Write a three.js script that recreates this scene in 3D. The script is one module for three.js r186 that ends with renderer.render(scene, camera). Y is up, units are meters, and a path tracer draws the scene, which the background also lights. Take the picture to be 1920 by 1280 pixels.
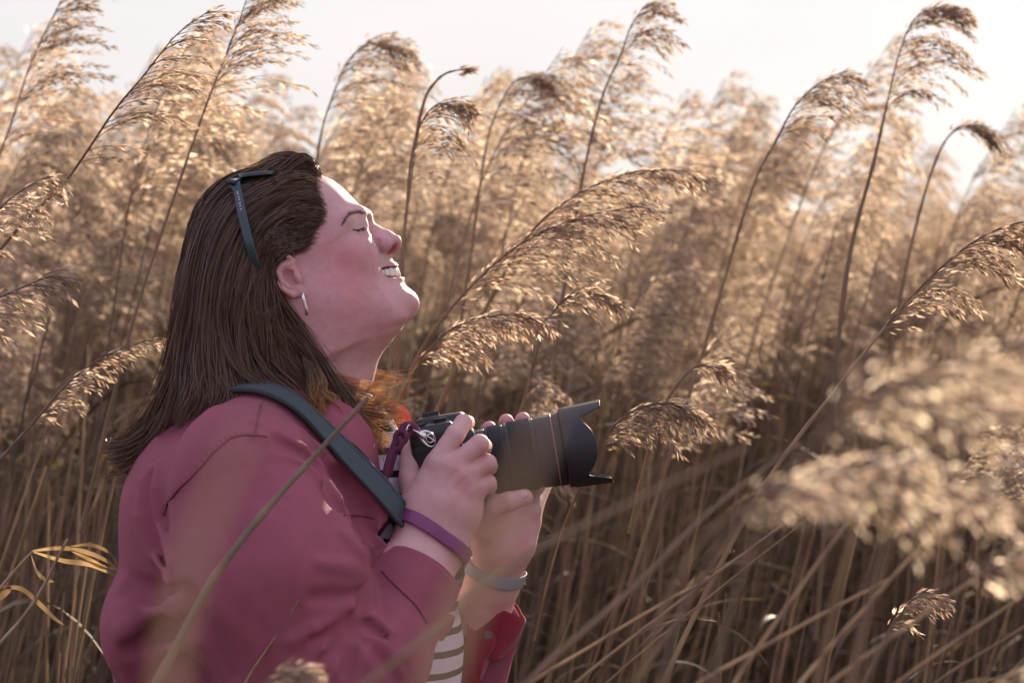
import * as THREE from 'three';
import { mergeGeometries } from 'three/addons/utils/BufferGeometryUtils.js';

// ---------------------------------------------------------------- camera, sky, sun, exposure
const D = 2.4, EYE = 1.40;                       // metres from the lens to the person, height of the lens
const PX = 0.000625;                             // metres per photograph pixel at the person
const scene = new THREE.Scene();
const camera = new THREE.PerspectiveCamera(2 * Math.atan(640 * PX / D) * 180 / Math.PI, 1.5, 0.05, 400);
camera.position.set(0, EYE, D);
camera.lookAt(0, EYE, 0);
camera.focus = 2.33;
camera.userData.fStop = 5.4;
const renderer = new THREE.WebGLRenderer({ antialias: true });
renderer.toneMapping = THREE.LinearToneMapping;
renderer.toneMappingExposure = 2.25;
renderer.shadowMap.enabled = true;

const SUN_AZ = 20 * Math.PI / 180, SUN_EL = 21 * Math.PI / 180;   // behind the reeds, to the right
const sunDir = new THREE.Vector3(Math.sin(SUN_AZ) * Math.cos(SUN_EL), Math.sin(SUN_EL), -Math.cos(SUN_AZ) * Math.cos(SUN_EL));
const sun = new THREE.DirectionalLight(new THREE.Color().setRGB(1.0, 0.84, 0.63), 5.0);
sun.position.copy(sunDir).multiplyScalar(30).add(new THREE.Vector3(0, 1, 0));
sun.target.position.set(0, 1, 0);
sun.castShadow = true;
Object.assign(sun.shadow.camera, { left: -12, right: 12, top: 12, bottom: -12, near: 1, far: 80 });
sun.shadow.mapSize.set(4096, 4096);
scene.add(sun, sun.target);

// ---------------------------------------------------------------- small tools
function rng(seed) { let a = seed >>> 0; return () => { a = (a + 0x6d2b79f5) | 0; let t = Math.imul(a ^ (a >>> 15), 1 | a); t = (t + Math.imul(t ^ (t >>> 7), 61 | t)) ^ t; return ((t ^ (t >>> 14)) >>> 0) / 4294967296; }; }
const V = (x, y, z) => new THREE.Vector3(x, y, z);
const clamp = (x, a, b) => x < a ? a : x > b ? b : x;
const sstep = (a, b, x) => { const t = clamp((x - a) / (b - a), 0, 1); return t * t * (3 - 2 * t); };
const lerp = (a, b, t) => a + (b - a) * t;
function hash3(x, y, z) { let h = Math.imul(x, 374761393) ^ Math.imul(y, 668265263) ^ Math.imul(z, 2147483647 ^ 0x5bd1e995); h = Math.imul(h ^ (h >>> 13), 1274126177); return ((h ^ (h >>> 16)) >>> 0) / 4294967296; }
function noise3(x, y, z) {
  const ix = Math.floor(x), iy = Math.floor(y), iz = Math.floor(z); let fx = x - ix, fy = y - iy, fz = z - iz;
  fx = fx * fx * (3 - 2 * fx); fy = fy * fy * (3 - 2 * fy); fz = fz * fz * (3 - 2 * fz);
  const c = (a, b, d) => hash3(ix + a, iy + b, iz + d);
  const l = (a, b, t) => a + (b - a) * t;
  return l(l(l(c(0, 0, 0), c(1, 0, 0), fx), l(c(0, 1, 0), c(1, 1, 0), fx), fy), l(l(c(0, 0, 1), c(1, 0, 1), fx), l(c(0, 1, 1), c(1, 1, 1), fx), fy), fz) * 2 - 1;
}
// a point of the place, from where it stands in the photograph and its distance in front of (+) or behind (-) the person
const at = (px, py, z = 0) => { const k = PX * (D - z) / D; return V((px - 960) * k, EYE + (640 - py) * k, z); };
const curveOf = (list) => new THREE.CatmullRomCurve3(list, false, 'centripetal');
const pathOf = (list) => curveOf(list.map((p) => at(...p)));

const usedNames = new Map();
function numbered(name) { const n = usedNames.get(name) ?? 0; usedNames.set(name, n + 1); return n ? name + '_' + String(n).padStart(3, '0') : name; }
function tag(o, label, category, group, kind) {
  if (label) o.userData.label = label;
  if (category) o.userData.category = category;
  if (group) o.userData.group = group;
  if (kind) o.userData.kind = kind;
  return o;
}
function thing(name, label, category, group) { const o = new THREE.Group(); o.name = numbered(name); scene.add(o); return tag(o, label, category, group); }
function part(name, geometry, material, parent) {
  const m = new THREE.Mesh(geometry, material); m.name = parent === scene ? numbered(name) : name; m.castShadow = m.receiveShadow = true; parent.add(m); return m;
}

// collects triangles with colours into one geometry
class Mesher {
  constructor() { this.p = []; this.c = []; this.i = []; this.u = []; this.n = 0; }
  v(x, y, z, c, u = 0, w = 0) { this.p.push(x, y, z); this.c.push(c[0], c[1], c[2]); this.u.push(u, w); return this.n++; }
  tri(a, b, c) { this.i.push(a, b, c); }
  quad(a, b, c, d) { this.i.push(a, b, c, a, c, d); }
  tube(pts, radius, sides, color, cap = false) {
    const n = pts.length, T = V(0, 0, 0), N = V(0, 0, 0), B = V(0, 0, 0); let prev = null, len = 0;
    N.set(0.31, 0.12, 0.94);
    for (let k = 0; k < n; k++) {
      T.subVectors(pts[Math.min(n - 1, k + 1)], pts[Math.max(0, k - 1)]).normalize();
      N.addScaledVector(T, -N.dot(T)); if (N.lengthSq() < 1e-6) N.set(T.y, -T.x, 0.01); N.normalize();
      B.crossVectors(T, N);
      if (k) len += pts[k].distanceTo(pts[k - 1]);
      const r = typeof radius === 'function' ? radius(k / (n - 1)) : radius, c = typeof color === 'function' ? color(k / (n - 1)) : color, row = [];
      for (let s = 0; s < sides; s++) {
        const a = s / sides * Math.PI * 2, x = Math.cos(a) * r, y = Math.sin(a) * r;
        row.push(this.v(pts[k].x + N.x * x + B.x * y, pts[k].y + N.y * x + B.y * y, pts[k].z + N.z * x + B.z * y, c, s / sides, len));
      }
      if (prev) for (let s = 0; s < sides; s++) { const e = (s + 1) % sides; this.quad(prev[s], prev[e], row[e], row[s]); }
      if (cap && (k === 0 || k === n - 1)) { const m = this.v(pts[k].x, pts[k].y, pts[k].z, c, 0.5, len); for (let s = 0; s < sides; s++) { const e = (s + 1) % sides; k ? this.tri(m, row[s], row[e]) : this.tri(m, row[e], row[s]); } }
      prev = row;
    }
  }
  // a ribbon with a shallow fold along its middle
  blade(pts, width, side, color, fold = 0.25) {
    const n = pts.length, T = V(0, 0, 0), S = V(0, 0, 0), U = V(0, 0, 0); let prev = null;
    for (let k = 0; k < n; k++) {
      T.subVectors(pts[Math.min(n - 1, k + 1)], pts[Math.max(0, k - 1)]).normalize();
      S.copy(typeof side === 'function' ? side(k / (n - 1)) : side).addScaledVector(T, -S.dot(T)).normalize(); U.crossVectors(T, S);
      const w = width(k / (n - 1)), c = typeof color === 'function' ? color(k / (n - 1)) : color, p = pts[k], f = w * fold;
      const row = [this.v(p.x - S.x * w + U.x * f, p.y - S.y * w + U.y * f, p.z - S.z * w + U.z * f, c, 0, k), this.v(p.x, p.y, p.z, c, 0.5, k), this.v(p.x + S.x * w + U.x * f, p.y + S.y * w + U.y * f, p.z + S.z * w + U.z * f, c, 1, k)];
      if (prev) { this.quad(prev[0], prev[1], row[1], row[0]); this.quad(prev[1], prev[2], row[2], row[1]); }
      prev = row;
    }
  }
  ribbon(pts, width, side, color) {
    const n = pts.length, T = V(0, 0, 0), S = V(0, 0, 0); let prev = null;
    for (let k = 0; k < n; k++) {
      T.subVectors(pts[Math.min(n - 1, k + 1)], pts[Math.max(0, k - 1)]).normalize();
      S.copy(side).addScaledVector(T, -side.dot(T)).normalize();
      const w = width(k / (n - 1)), c = typeof color === 'function' ? color(k / (n - 1)) : color, p = pts[k];
      const row = [this.v(p.x - S.x * w, p.y - S.y * w, p.z - S.z * w, c, 0, k), this.v(p.x + S.x * w, p.y + S.y * w, p.z + S.z * w, c, 1, k)];
      if (prev) this.quad(prev[0], prev[1], row[1], row[0]);
      prev = row;
    }
  }
  geometry() {
    const g = new THREE.BufferGeometry();
    g.setAttribute('position', new THREE.BufferAttribute(new Float32Array(this.p), 3));
    g.setAttribute('color', new THREE.BufferAttribute(new Float32Array(this.c), 3));
    g.setAttribute('uv', new THREE.BufferAttribute(new Float32Array(this.u), 2));
    g.setIndex(new THREE.BufferAttribute(new Uint32Array(this.i), 1));
    g.computeVertexNormals();
    return g;
  }
}
const mat = (o) => { const { rgb, ...rest } = o; const m = rest.transmission || rest.sheen || rest.clearcoat ? new THREE.MeshPhysicalMaterial(rest) : new THREE.MeshStandardMaterial(rest); if (rgb) m.color.setRGB(...rgb); m.side = THREE.DoubleSide; return m; };

// ---------------------------------------------------------------- sky: thin bright cloud, warm towards the sun
{
  const Wd = 512, Hd = 256, data = new Float32Array(Wd * Hd * 4);
  for (let r = 0; r < Hd; r++) for (let q = 0; q < Wd; q++) {
    const up = ((r + 0.5) / Hd - 0.5) * Math.PI, rd = ((q + 0.5) / Wd - 0.5) * 2 * Math.PI;
    const x = Math.cos(rd) * Math.cos(up), z = Math.sin(rd) * Math.cos(up), y = Math.sin(up);
    const ang = Math.acos(clamp(x * sunDir.x + y * sunDir.y + z * sunDir.z, -1, 1));
    const h = Math.pow(clamp(y, 0, 1), 0.6);
    const glow = Math.exp(-ang / 0.42);
    const cl = noise3(x * 3.1 / (Math.abs(y) + 0.35) + 7, 3, z * 3.1 / (Math.abs(y) + 0.35)) * 0.6 + noise3(x * 7 / (Math.abs(y) + 0.35), 9, z * 7 / (Math.abs(y) + 0.35)) * 0.4;
    const veil = 1 + 0.08 * cl;
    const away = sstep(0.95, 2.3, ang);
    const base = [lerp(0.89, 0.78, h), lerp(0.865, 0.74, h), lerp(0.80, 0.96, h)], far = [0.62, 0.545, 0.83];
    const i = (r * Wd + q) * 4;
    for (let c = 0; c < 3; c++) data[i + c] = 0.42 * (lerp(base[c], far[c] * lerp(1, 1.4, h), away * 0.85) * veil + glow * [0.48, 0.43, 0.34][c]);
    data[i + 3] = 1;
  }
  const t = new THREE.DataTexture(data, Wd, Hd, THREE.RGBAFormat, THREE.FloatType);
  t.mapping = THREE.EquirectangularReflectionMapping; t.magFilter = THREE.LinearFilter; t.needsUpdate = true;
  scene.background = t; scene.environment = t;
}
// ---------------------------------------------------------------- ground
{
  const g = new THREE.PlaneGeometry(300, 300, 150, 150); g.rotateX(-Math.PI / 2);
  const p = g.attributes.position;
  for (let i = 0; i < p.count; i++) p.setY(i, -0.03 + 0.03 * noise3(p.getX(i) * 0.6, 0, p.getZ(i) * 0.6));
  g.computeVertexNormals();
  const N = 256, d = new Uint8Array(N * N * 4);
  for (let y = 0; y < N; y++) for (let x = 0; x < N; x++) {
    const w = (f, s) => { const a = x / N * Math.PI * 2, b = y / N * Math.PI * 2; return noise3(Math.cos(a) * f + s, Math.sin(a) * f + Math.cos(b) * f, Math.sin(b) * f + s * 2); };
    const n = 0.6 * w(2.5, 1) + 0.4 * w(9, 5), i = (y * N + x) * 4;
    d[i] = 92 + n * 34; d[i + 1] = 74 + n * 28; d[i + 2] = 52 + n * 22; d[i + 3] = 255;
  }
  const t = new THREE.DataTexture(d, N, N); t.wrapS = t.wrapT = THREE.RepeatWrapping; t.magFilter = THREE.LinearFilter; t.colorSpace = THREE.SRGBColorSpace; t.repeat.set(200, 200); t.needsUpdate = true;
  const m = part('ground', g, mat({ map: t, roughness: 1 }), scene);
  tag(m, 'dark brown marsh ground littered with dry reed under the reed bed', 'ground', null, 'structure');
}

// ---------------------------------------------------------------- reeds
const M_PLUME = mat({ rgb: [1, 1, 1], vertexColors: true, roughness: 1, transmission: 0.62, thickness: 0, specularIntensity: 0.6 });
const M_STEM = mat({ rgb: [1, 1, 1], vertexColors: true, roughness: 0.62 });
const M_BLADE = mat({ rgb: [1, 1, 1], vertexColors: true, roughness: 1, transmission: 0.4, thickness: 0 });
const UP = V(0, 1, 0);
const tint = (c, k) => [c[0] * k, c[1] * k, c[2] * k];
const mixc = (a, b, t) => [lerp(a[0], b[0], t), lerp(a[1], b[1], t), lerp(a[2], b[2], t)];
const C_BROWN = [0.27, 0.165, 0.105], C_CREAM = [0.86, 0.71, 0.54], C_MAUVE = [0.34, 0.25, 0.175], C_DARK = [0.14, 0.085, 0.05];

// the feathery head of a reed along the end of a curve, blown over to one side by the wind
function plume(mb, C, t0, o, R) {
  const wind = o.wind ?? V(1, -0.05, 0.0), P = V(0, 0, 0), T = V(0, 0, 0), d = V(0, 0, 0), q = V(0, 0, 0), s = V(0, 0, 0), w = V(0, 0, 0);
  const nb = o.n ?? 28, pts0 = [];
  for (let k = 0; k <= 10; k++) pts0.push(C.getPoint(lerp(t0, 1, k / 10)));
  mb.tube(pts0, (t) => lerp(0.0016, 0.0005, t) * (o.fat ?? 1), 4, tint(C_BROWN, 0.9));
  for (let i = 0; i < nb; i++) {
    const f = Math.pow((i + R() * 0.7) / nb, 0.95), t = lerp(t0, 0.995, f);
    C.getPoint(t, P); C.getTangent(t, T);
    const len = o.len * (1 - 0.72 * f) * (0.65 + 0.5 * R()) * Math.min(1, 0.45 + f * 4);
    s.set(R() * 2 - 1, R() * 2 - 1, R() * 2 - 1).addScaledVector(T, -s.dot(T)).normalize();
    d.copy(T).multiplyScalar(0.85).addScaledVector(wind, 0.35).addScaledVector(s, (o.spread ?? 0.3) * 1.5 * (0.4 + R())).normalize();
    const bend = 0.09 + 0.18 * R(), hang = 0.6 + 1.3 * R(), steps = 7, pts = [P.clone()], dirs = [d.clone()];
    q.copy(P);
    for (let k = 0; k < steps; k++) {
      d.addScaledVector(wind, bend).addScaledVector(UP, -(o.droop ?? 0.12) * hang * (0.5 + k * 0.25)).normalize();
      q.addScaledVector(d, len / steps); pts.push(q.clone()); dirs.push(d.clone());
    }
    const tone = 0.75 + 0.5 * R(), hue = R();
    const bc = tint(mixc(C_BROWN, C_MAUVE, hue), 0.8 * tone);
    mb.tube(pts, (u) => lerp(0.0006, 0.00025, u), 3, bc);
    const m = Math.max(4, Math.round(len * (o.dens ?? 300)));
    for (let j = 0; j < m; j++) {
      const u = (0.12 + 0.88 * (j + R()) / m) * steps, k = Math.min(steps - 1, Math.floor(u)), e = u - k;
      q.lerpVectors(pts[k], pts[k + 1], e); w.copy(dirs[k + 1]);
      s.set(R() * 2 - 1, R() * 2 - 1, R() * 2 - 1);
      q.addScaledVector(s, (o.puff ?? 0.006) * (1.15 - u / steps));
      w.addScaledVector(s, 0.42).addScaledVector(UP, -0.28 * R()).normalize();
      const L = (o.grain ?? 0.011) * (0.7 + 0.7 * R()), W2 = L * (0.085 + 0.08 * R());
      s.set(R() * 2 - 1, R() * 2 - 1, R() * 2 - 1).addScaledVector(w, -s.dot(w)).normalize();
      const pale = R(), c = tint(mixc(mixc(C_BROWN, C_MAUVE, hue), C_CREAM, pale * pale * (o.pale ?? 0.8)), tone * (0.7 + 0.6 * R()));
      const nx = w.y * s.z - w.z * s.y, ny = w.z * s.x - w.x * s.z, nz = w.x * s.y - w.y * s.x, mx = L * 0.45, h = W2 * 0.5;
      const a = mb.v(q.x, q.y, q.z, c), b = mb.v(q.x + w.x * L, q.y + w.y * L, q.z + w.z * L, c);
      const l = mb.v(q.x + w.x * mx + s.x * W2 + nx * h, q.y + w.y * mx + s.y * W2 + ny * h, q.z + w.z * mx + s.z * W2 + nz * h, c);
      const r = mb.v(q.x + w.x * mx - s.x * W2 + nx * h, q.y + w.y * mx - s.y * W2 + ny * h, q.z + w.z * mx - s.z * W2 + nz * h, c);
      mb.tri(a, l, b); mb.tri(a, b, r);
    }
  }
}
// a round stalk with swollen joints along a curve up to t1
function stalk(mb, C, t1, r0, R, sides = 6, tone = 1) {
  const n = 22, pts = []; for (let k = 0; k <= n; k++) pts.push(C.getPoint(t1 * k / n));
  const base = tint(mixc([0.28, 0.195, 0.092], [0.090, 0.068, 0.040], R()), tone), ph = Math.floor(R() * 4);
  mb.tube(pts, (t) => lerp(r0, r0 * 0.45, t) * ((Math.round(t * n) + ph) % 4 ? 1 : 1.3), sides, (t) => ((Math.round(t * n) + ph) % 4 ? tint(base, 0.85 + 0.3 * R()) : tint(C_DARK, 1.5)));
}
// a dry leaf blade leaving the stalk and hanging down-wind
function leafBlade(mb, P, dir, len, width, R, curl = 0.6, tone = 1) {
  const d = dir.clone().normalize(), q = P.clone(), pts = [q.clone()], n = 10;
  const w = V(0.5 * R(), -curl * (0.6 + 0.8 * R()), (R() - 0.5) * 0.7);
  for (let k = 0; k < n; k++) { d.addScaledVector(w, 0.28).normalize(); q.addScaledVector(d, len / n); pts.push(q.clone()); }
  const tw = R() * 6, side = (t) => V(Math.sin(tw + t * 2.5), 0.3, Math.cos(tw + t * 2.5));
  const c0 = tint(mixc([0.28, 0.195, 0.09], [0.13, 0.095, 0.05], R()), tone);
  mb.blade(pts, (t) => width * Math.min(1, 0.35 + t * 4) * Math.pow(1 - t * 0.985, 0.75) , side, (t) => tint(c0, 0.85 + 0.25 * Math.sin(t * 20 + tw)), 0.3);
}

// --- kinds of reed that are repeated
const KINDS = [];
for (let k = 0; k < 10; k++) {
  const R = rng(100 + k * 7), H = 2.0, lean = 0.20 + 0.30 * R(), arch = 0.10 + 0.2 * R();
  const pts = []; for (let j = 0; j <= 8; j++) { const t = j / 8; pts.push(V(lean * 0.8 * Math.pow(t, 1.6) + arch * Math.pow(Math.max(0, (t - 0.8) / 0.2), 2) * 0.3, H * t * (1 - 0.05 * t) - arch * 0.10 * Math.pow(Math.max(0, (t - 0.85) / 0.15), 2), 0.03 * Math.sin(t * 3 + k))); }
  const C = curveOf(pts), t0 = 0.80 + 0.06 * R();
  const st = new Mesher(), pl = new Mesher(), leaves = [];
  stalk(st, C, t0 + 0.01, 0.0032, R, 5);
  plume(pl, C, t0, { n: 34, len: 0.20 + 0.07 * R(), spread: 0.32, droop: 0.07 + 0.12 * R(), dens: 230, pale: 0.65 + 1.0 * R(), grain: 0.0145, puff: 0.009 }, R);
  const nl = 1 + Math.floor(R() * 3);
  for (let j = 0; j < nl; j++) { const t = 0.3 + 0.4 * R(); const lf = new Mesher(); leafBlade(lf, C.getPoint(t), V(0.5, 1, (R() - 0.5) * 0.8), 0.22 + 0.2 * R(), 0.006, R); leaves.push(lf.geometry()); }
  KINDS.push({ stem: st.geometry(), plume: pl.geometry(), leaves, leaf: mergeGeometries(leaves) });
}
// clumps of bare stalks that fill the bed between the plumes
const BARE = [];
for (let k = 0; k < 5; k++) {
  const R = rng(900 + k), st = new Mesher();
  for (let j = 0; j < 12; j++) {
    const x = (R() - 0.5) * 0.3, z = (R() - 0.5) * 0.3, H = 0.85 + 0.6 * R(), ln = (R() - 0.25) * 0.35, pts = [];
    for (let q = 0; q <= 5; q++) { const t = q / 5; pts.push(V(x + ln * Math.pow(t, 1.4), H * t, z + (R() - 0.5) * 0.02 + (hash3(j, k, 1) - 0.5) * 0.2 * t)); }
    const C = curveOf(pts); stalk(st, C, 1, 0.0022 + 0.0016 * R(), R, 4, R() < 0.2 ? 1.5 : 0.4 + 0.6 * R());
    if (R() < 0.5) { const t = 0.4 + 0.5 * R(); leafBlade(st, C.getPoint(t), V(0.4, 1, (R() - 0.5)), 0.2 + 0.25 * R(), 0.005, R, 0.8, 0.8); }
  }
  BARE.push(st.geometry());
}

// --- single reeds that the photograph shows one by one
function heroReed(label, group, o) {
  const R = rng(o.seed), g = thing('reed', label, 'reed', group), C = pathOf(o.path);
  const b = C.getPoint(0); g.position.copy(b);
  const local = curveOf(C.getPoints(24).map((p) => p.sub(b)));
  const t0 = o.t0 < 1 && (o.n ?? 28) >= 18 && !o.keep ? Math.max(0.3, o.t0 - 0.16) : o.t0 ?? 0.7;
  if (!o.noStem) { const st = new Mesher(); stalk(st, local, Math.min(1, t0 + 0.01), o.r ?? 0.003, R, 7, o.tone ?? 1); part('stem', st.geometry(), M_STEM, g); }
  if (t0 < 1) { const pl = new Mesher(); plume(pl, local, t0, o, R); part('plume', pl.geometry(), M_PLUME, g); }
  for (const [list, w] of o.blades ?? []) { const m = new Mesher(), p = pathOf(list).getPoints(20).map((q) => q.sub(b)); m.blade(p, (t) => w * Math.min(1, 0.5 + 3 * t) * Math.pow(1 - t * 0.98, 0.5), V(1, 0.1, 0.25), [0.15, 0.108, 0.08], 0.2); part('leaf', m.geometry(), M_BLADE, g); }
  for (const [t, len, w, dx, dy, dz, curl] of o.leaves ?? []) { const lf = new Mesher(); leafBlade(lf, local.getPoint(t), V(dx, dy, dz), len, w, R, curl); part('leaf', lf.geometry(), M_BLADE, g); }
  return g;
}
// --- reeds in and near the plane of focus, and in front of it
heroReed('long reed leaning across the upper left with its plume combed out to the right', null, { seed: 1, path: [[-330, 1250, -0.12], [-150, 980, -0.12], [-20, 500, -0.12], [130, 330, -0.12], [215, 205, -0.12], [270, 140, -0.12], [335, 60, -0.12], [400, 15, -0.12]], t0: 0.60, n: 26, len: 0.125, spread: 0.18, droop: 0.07, dens: 330, pale: 0.55 });
heroReed('drooping brown plume between the left edge and the dark hair', null, { seed: 2, path: [[-260, 1290, -0.02], [-120, 1000, -0.02], [0, 860, -0.02], [60, 795, -0.02], [130, 715, -0.02], [220, 655, -0.02], [330, 628, -0.02]], t0: 0.66, n: 24, len: 0.06, spread: 0.25, droop: 0.10, dens: 420, pale: 0.9, grain: 0.010, puff: 0.005 });
heroReed('bluish grey plume cut by the left edge at mid height', null, { seed: 3, path: [[-420, 900, 0.05], [-260, 700, 0.05], [-120, 610, 0.05], [-40, 575, 0.05], [60, 530, 0.05], [100, 515, 0.05]], t0: 0.5, n: 22, len: 0.10, spread: 0.3, droop: 0.10, dens: 360, pale: 0.9 });
heroReed('pale plume at the left edge under the long leaning reed', null, { seed: 4, path: [[-180, 900, -0.1], [-110, 640, -0.1], [-60, 500, -0.1], [-10, 400, -0.1], [50, 350, -0.1], [90, 330, -0.1]], t0: 0.55, n: 22, len: 0.10, spread: 0.3, droop: 0.14, dens: 330, pale: 1.0 });
heroReed('fat dark plume against the sky in the top left corner', null, { seed: 5, path: [[-230, 900, -0.75], [-90, 500, -0.75], [10, 260, -0.75], [60, 110, -0.75], [110, 10, -0.75], [150, -60, -0.75]], t0: 0.52, n: 44, len: 0.16, spread: 0.35, droop: 0.05, dens: 400, pale: 0.3, r: 0.004 });
heroReed('tall brown plume reaching the top edge above the sunglasses', null, { seed: 6, path: [[150, 1000, -0.45], [250, 600, -0.45], [350, 300, -0.45], [400, 160, -0.45], [440, 60, -0.45], [475, -40, -0.45]], t0: 0.68, n: 36, len: 0.17, spread: 0.3, droop: 0.07, dens: 330, pale: 0.7 });
heroReed('bent plume above the head just left of the open sky', null, { seed: 7, path: [[480, 1000, -0.9], [560, 600, -0.9], [600, 260, -0.9], [620, 190, -0.9], [650, 120, -0.9], [690, 80, -0.9], [730, 95, -0.9]], t0: 0.60, n: 34, len: 0.18, spread: 0.3, droop: 0.10, dens: 330, pale: 0.7 });
heroReed('dark edged plume with a looped head right of the forehead', null, { seed: 8, path: [[740, 1000, -0.40], [745, 700, -0.40], [760, 420, -0.40], [772, 290, -0.40], [790, 230, -0.40], [820, 195, -0.40], [860, 200, -0.40]], t0: 0.58, n: 26, len: 0.12, spread: 0.25, droop: 0.16, dens: 320, pale: 0.35 });
heroReed('bare reed tip bent like a hook against the sky over the face', null, { seed: 9, path: [[700, 1000, -0.5], [740, 600, -0.5], [795, 190, -0.5], [815, 155, -0.5], [835, 138, -0.5], [862, 130, -0.5]], t0: 0.9, n: 5, len: 0.03, spread: 0.05, droop: 0.0, dens: 500, pale: 0.1 });
heroReed('reed with a narrow plume leaning right in the middle of the bed', null, { seed: 10, path: [[820, 900, -1.0], [880, 500, -1.0], [915, 260, -1.0], [940, 190, -1.0], [975, 145, -1.0], [1010, 150, -1.0]], t0: 0.62, n: 30, len: 0.15, spread: 0.25, droop: 0.12, dens: 320, pale: 0.6 });
heroReed('reed whose thin tip rises highest into the open sky at centre', null, { seed: 11, path: [[1010, 900, -0.8], [1080, 400, -0.8], [1130, 180, -0.8], [1165, 100, -0.8], [1185, 45, -0.8], [1215, 5, -0.8]], t0: 0.66, n: 24, len: 0.14, spread: 0.2, droop: 0.16, dens: 300, pale: 0.4 });
heroReed('leaning plume with dark outer branches in front of the bright right sky', null, { seed: 12, path: [[1180, 1100, -0.6], [1330, 620, -0.6], [1420, 330, -0.6], [1455, 265, -0.6], [1490, 200, -0.6], [1530, 160, -0.6], [1590, 130, -0.6]], t0: 0.64, n: 24, len: 0.15, spread: 0.22, droop: 0.14, dens: 300, pale: 0.3 });
heroReed('tallest reed on the right with a dark bushy plume high in the sky', null, { seed: 13, path: [[1530, 1200, -0.7], [1590, 500, -0.7], [1640, 300, -0.7], [1665, 190, -0.7], [1690, 90, -0.7], [1720, 30, -0.7], [1775, 15, -0.7]], t0: 0.62, n: 34, len: 0.16, spread: 0.3, droop: 0.12, dens: 380, pale: 0.25, r: 0.0042 });
heroReed('slim reed with a small nodding plume beneath the brightest sky', null, { seed: 14, path: [[1640, 900, -0.9], [1700, 500, -0.9], [1760, 290, -0.9], [1785, 250, -0.9], [1815, 235, -0.9], [1840, 255, -0.9]], t0: 0.72, n: 20, len: 0.13, spread: 0.3, droop: 0.18, dens: 320, pale: 0.5 });
heroReed('sharp reed on a stout stalk that crosses the lower right diagonally', null, { seed: 15, path: [[1180, 1420, 0.15], [1300, 1160, 0.12], [1440, 900, 0.10], [1560, 740, 0.08], [1680, 590, 0.06], [1790, 480, 0.05], [1870, 430, 0.05], [1990, 400, 0.05]], t0: 0.70, n: 40, len: 0.13, spread: 0.2, droop: 0.13, dens: 380, pale: 0.6, r: 0.0036, tone: 1.1 });
heroReed('brown plume hanging at the mouth of the long lens', null, { seed: 16, path: [[1000, 1200, -0.06], [1060, 980, -0.06], [1110, 870, -0.06], [1150, 800, -0.06], [1200, 765, -0.06], [1260, 757, -0.06], [1310, 780, -0.06]], t0: 0.55, n: 34, len: 0.10, spread: 0.3, droop: 0.16, dens: 420, pale: 0.5, grain: 0.010, noStem: false, r: 0.0018 });
heroReed('dark stalked plume streaming right from beside the chin', null, { seed: 17, path: [[690, 900, -0.25], [800, 640, -0.25], [890, 530, -0.25], [980, 455, -0.25], [1080, 410, -0.25], [1200, 385, -0.25]], t0: 0.45, n: 34, len: 0.17, spread: 0.3, droop: 0.10, dens: 330, pale: 0.7, r: 0.004 });
heroReed('long dark crested plume streaming right above the chin one', null, { seed: 18, path: [[760, 900, -0.35], [900, 600, -0.35], [1000, 430, -0.35], [1090, 360, -0.35], [1190, 322, -0.35], [1300, 320, -0.35]], t0: 0.55, n: 30, len: 0.15, spread: 0.25, droop: 0.13, dens: 330, pale: 0.6, r: 0.004 });
heroReed('sunlit cream plume spreading right of the chin', null, { seed: 19, path: [[640, 1000, -0.15], [740, 760, -0.15], [800, 660, -0.15], [860, 610, -0.15], [940, 590, -0.15], [1020, 600, -0.15]], t0: 0.5, n: 34, len: 0.10, spread: 0.35, droop: 0.14, dens: 420, pale: 1.0 });
heroReed('cream tuft above the lens in the middle of the bed', null, { seed: 20, path: [[900, 1000, -0.2], [980, 760, -0.2], [1020, 620, -0.2], [1060, 560, -0.2], [1110, 548, -0.2], [1160, 570, -0.2]], t0: 0.66, n: 20, len: 0.075, spread: 0.3, droop: 0.14, dens: 420, pale: 1.0 });
heroReed('small nodding plume at the centre right with a golden tip', null, { seed: 21, path: [[1180, 1000, -0.12], [1230, 800, -0.12], [1270, 720, -0.12], [1310, 685, -0.12], [1355, 690, -0.12]], t0: 0.7, n: 14, len: 0.05, spread: 0.3, droop: 0.16, dens: 420, pale: 0.6 });
heroReed('small golden plume low in the lower right among bare stalks', null, { seed: 22, path: [[1560, 1400, 0.0], [1640, 1240, 0.0], [1680, 1160, 0.0], [1720, 1120, 0.0], [1765, 1125, 0.0]], t0: 0.55, n: 18, len: 0.06, spread: 0.4, droop: 0.14, dens: 430, pale: 1.0 });

heroReed('blurred near stalk slanting across the maroon sleeve to the collar', null, { seed: 30, path: [[110, 1560, 0.62], [290, 1285, 0.56], [400, 1085, 0.52], [500, 955, 0.48], [580, 865, 0.44], [690, 745, 0.42]], t0: 1, r: 0.0046, tone: 1.1 });
heroReed('thin near stalk tip in front of the lower sleeve', null, { seed: 31, path: [[400, 1400, 0.3], [465, 1270, 0.3], [515, 1195, 0.3], [560, 1125, 0.3]], t0: 1, r: 0.0016, tone: 1.7 });
heroReed('broad blurred near stalk crossing in front of the wrists', null, { seed: 32, path: [[400, 1480, 1.35], [700, 1275, 1.32], [960, 1060, 1.3], [1200, 935, 1.3], [1400, 840, 1.3]], t0: 1, r: 0.0019, tone: 1.1 });
heroReed('blurred stalk rising from the bottom edge right of the forearm', null, { seed: 33, path: [[800, 1480, 1.0], [1010, 1260, 1.0], [1190, 1100, 0.98], [1330, 960, 0.96], [1500, 830, 0.94]], t0: 1, r: 0.0026 });
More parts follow.
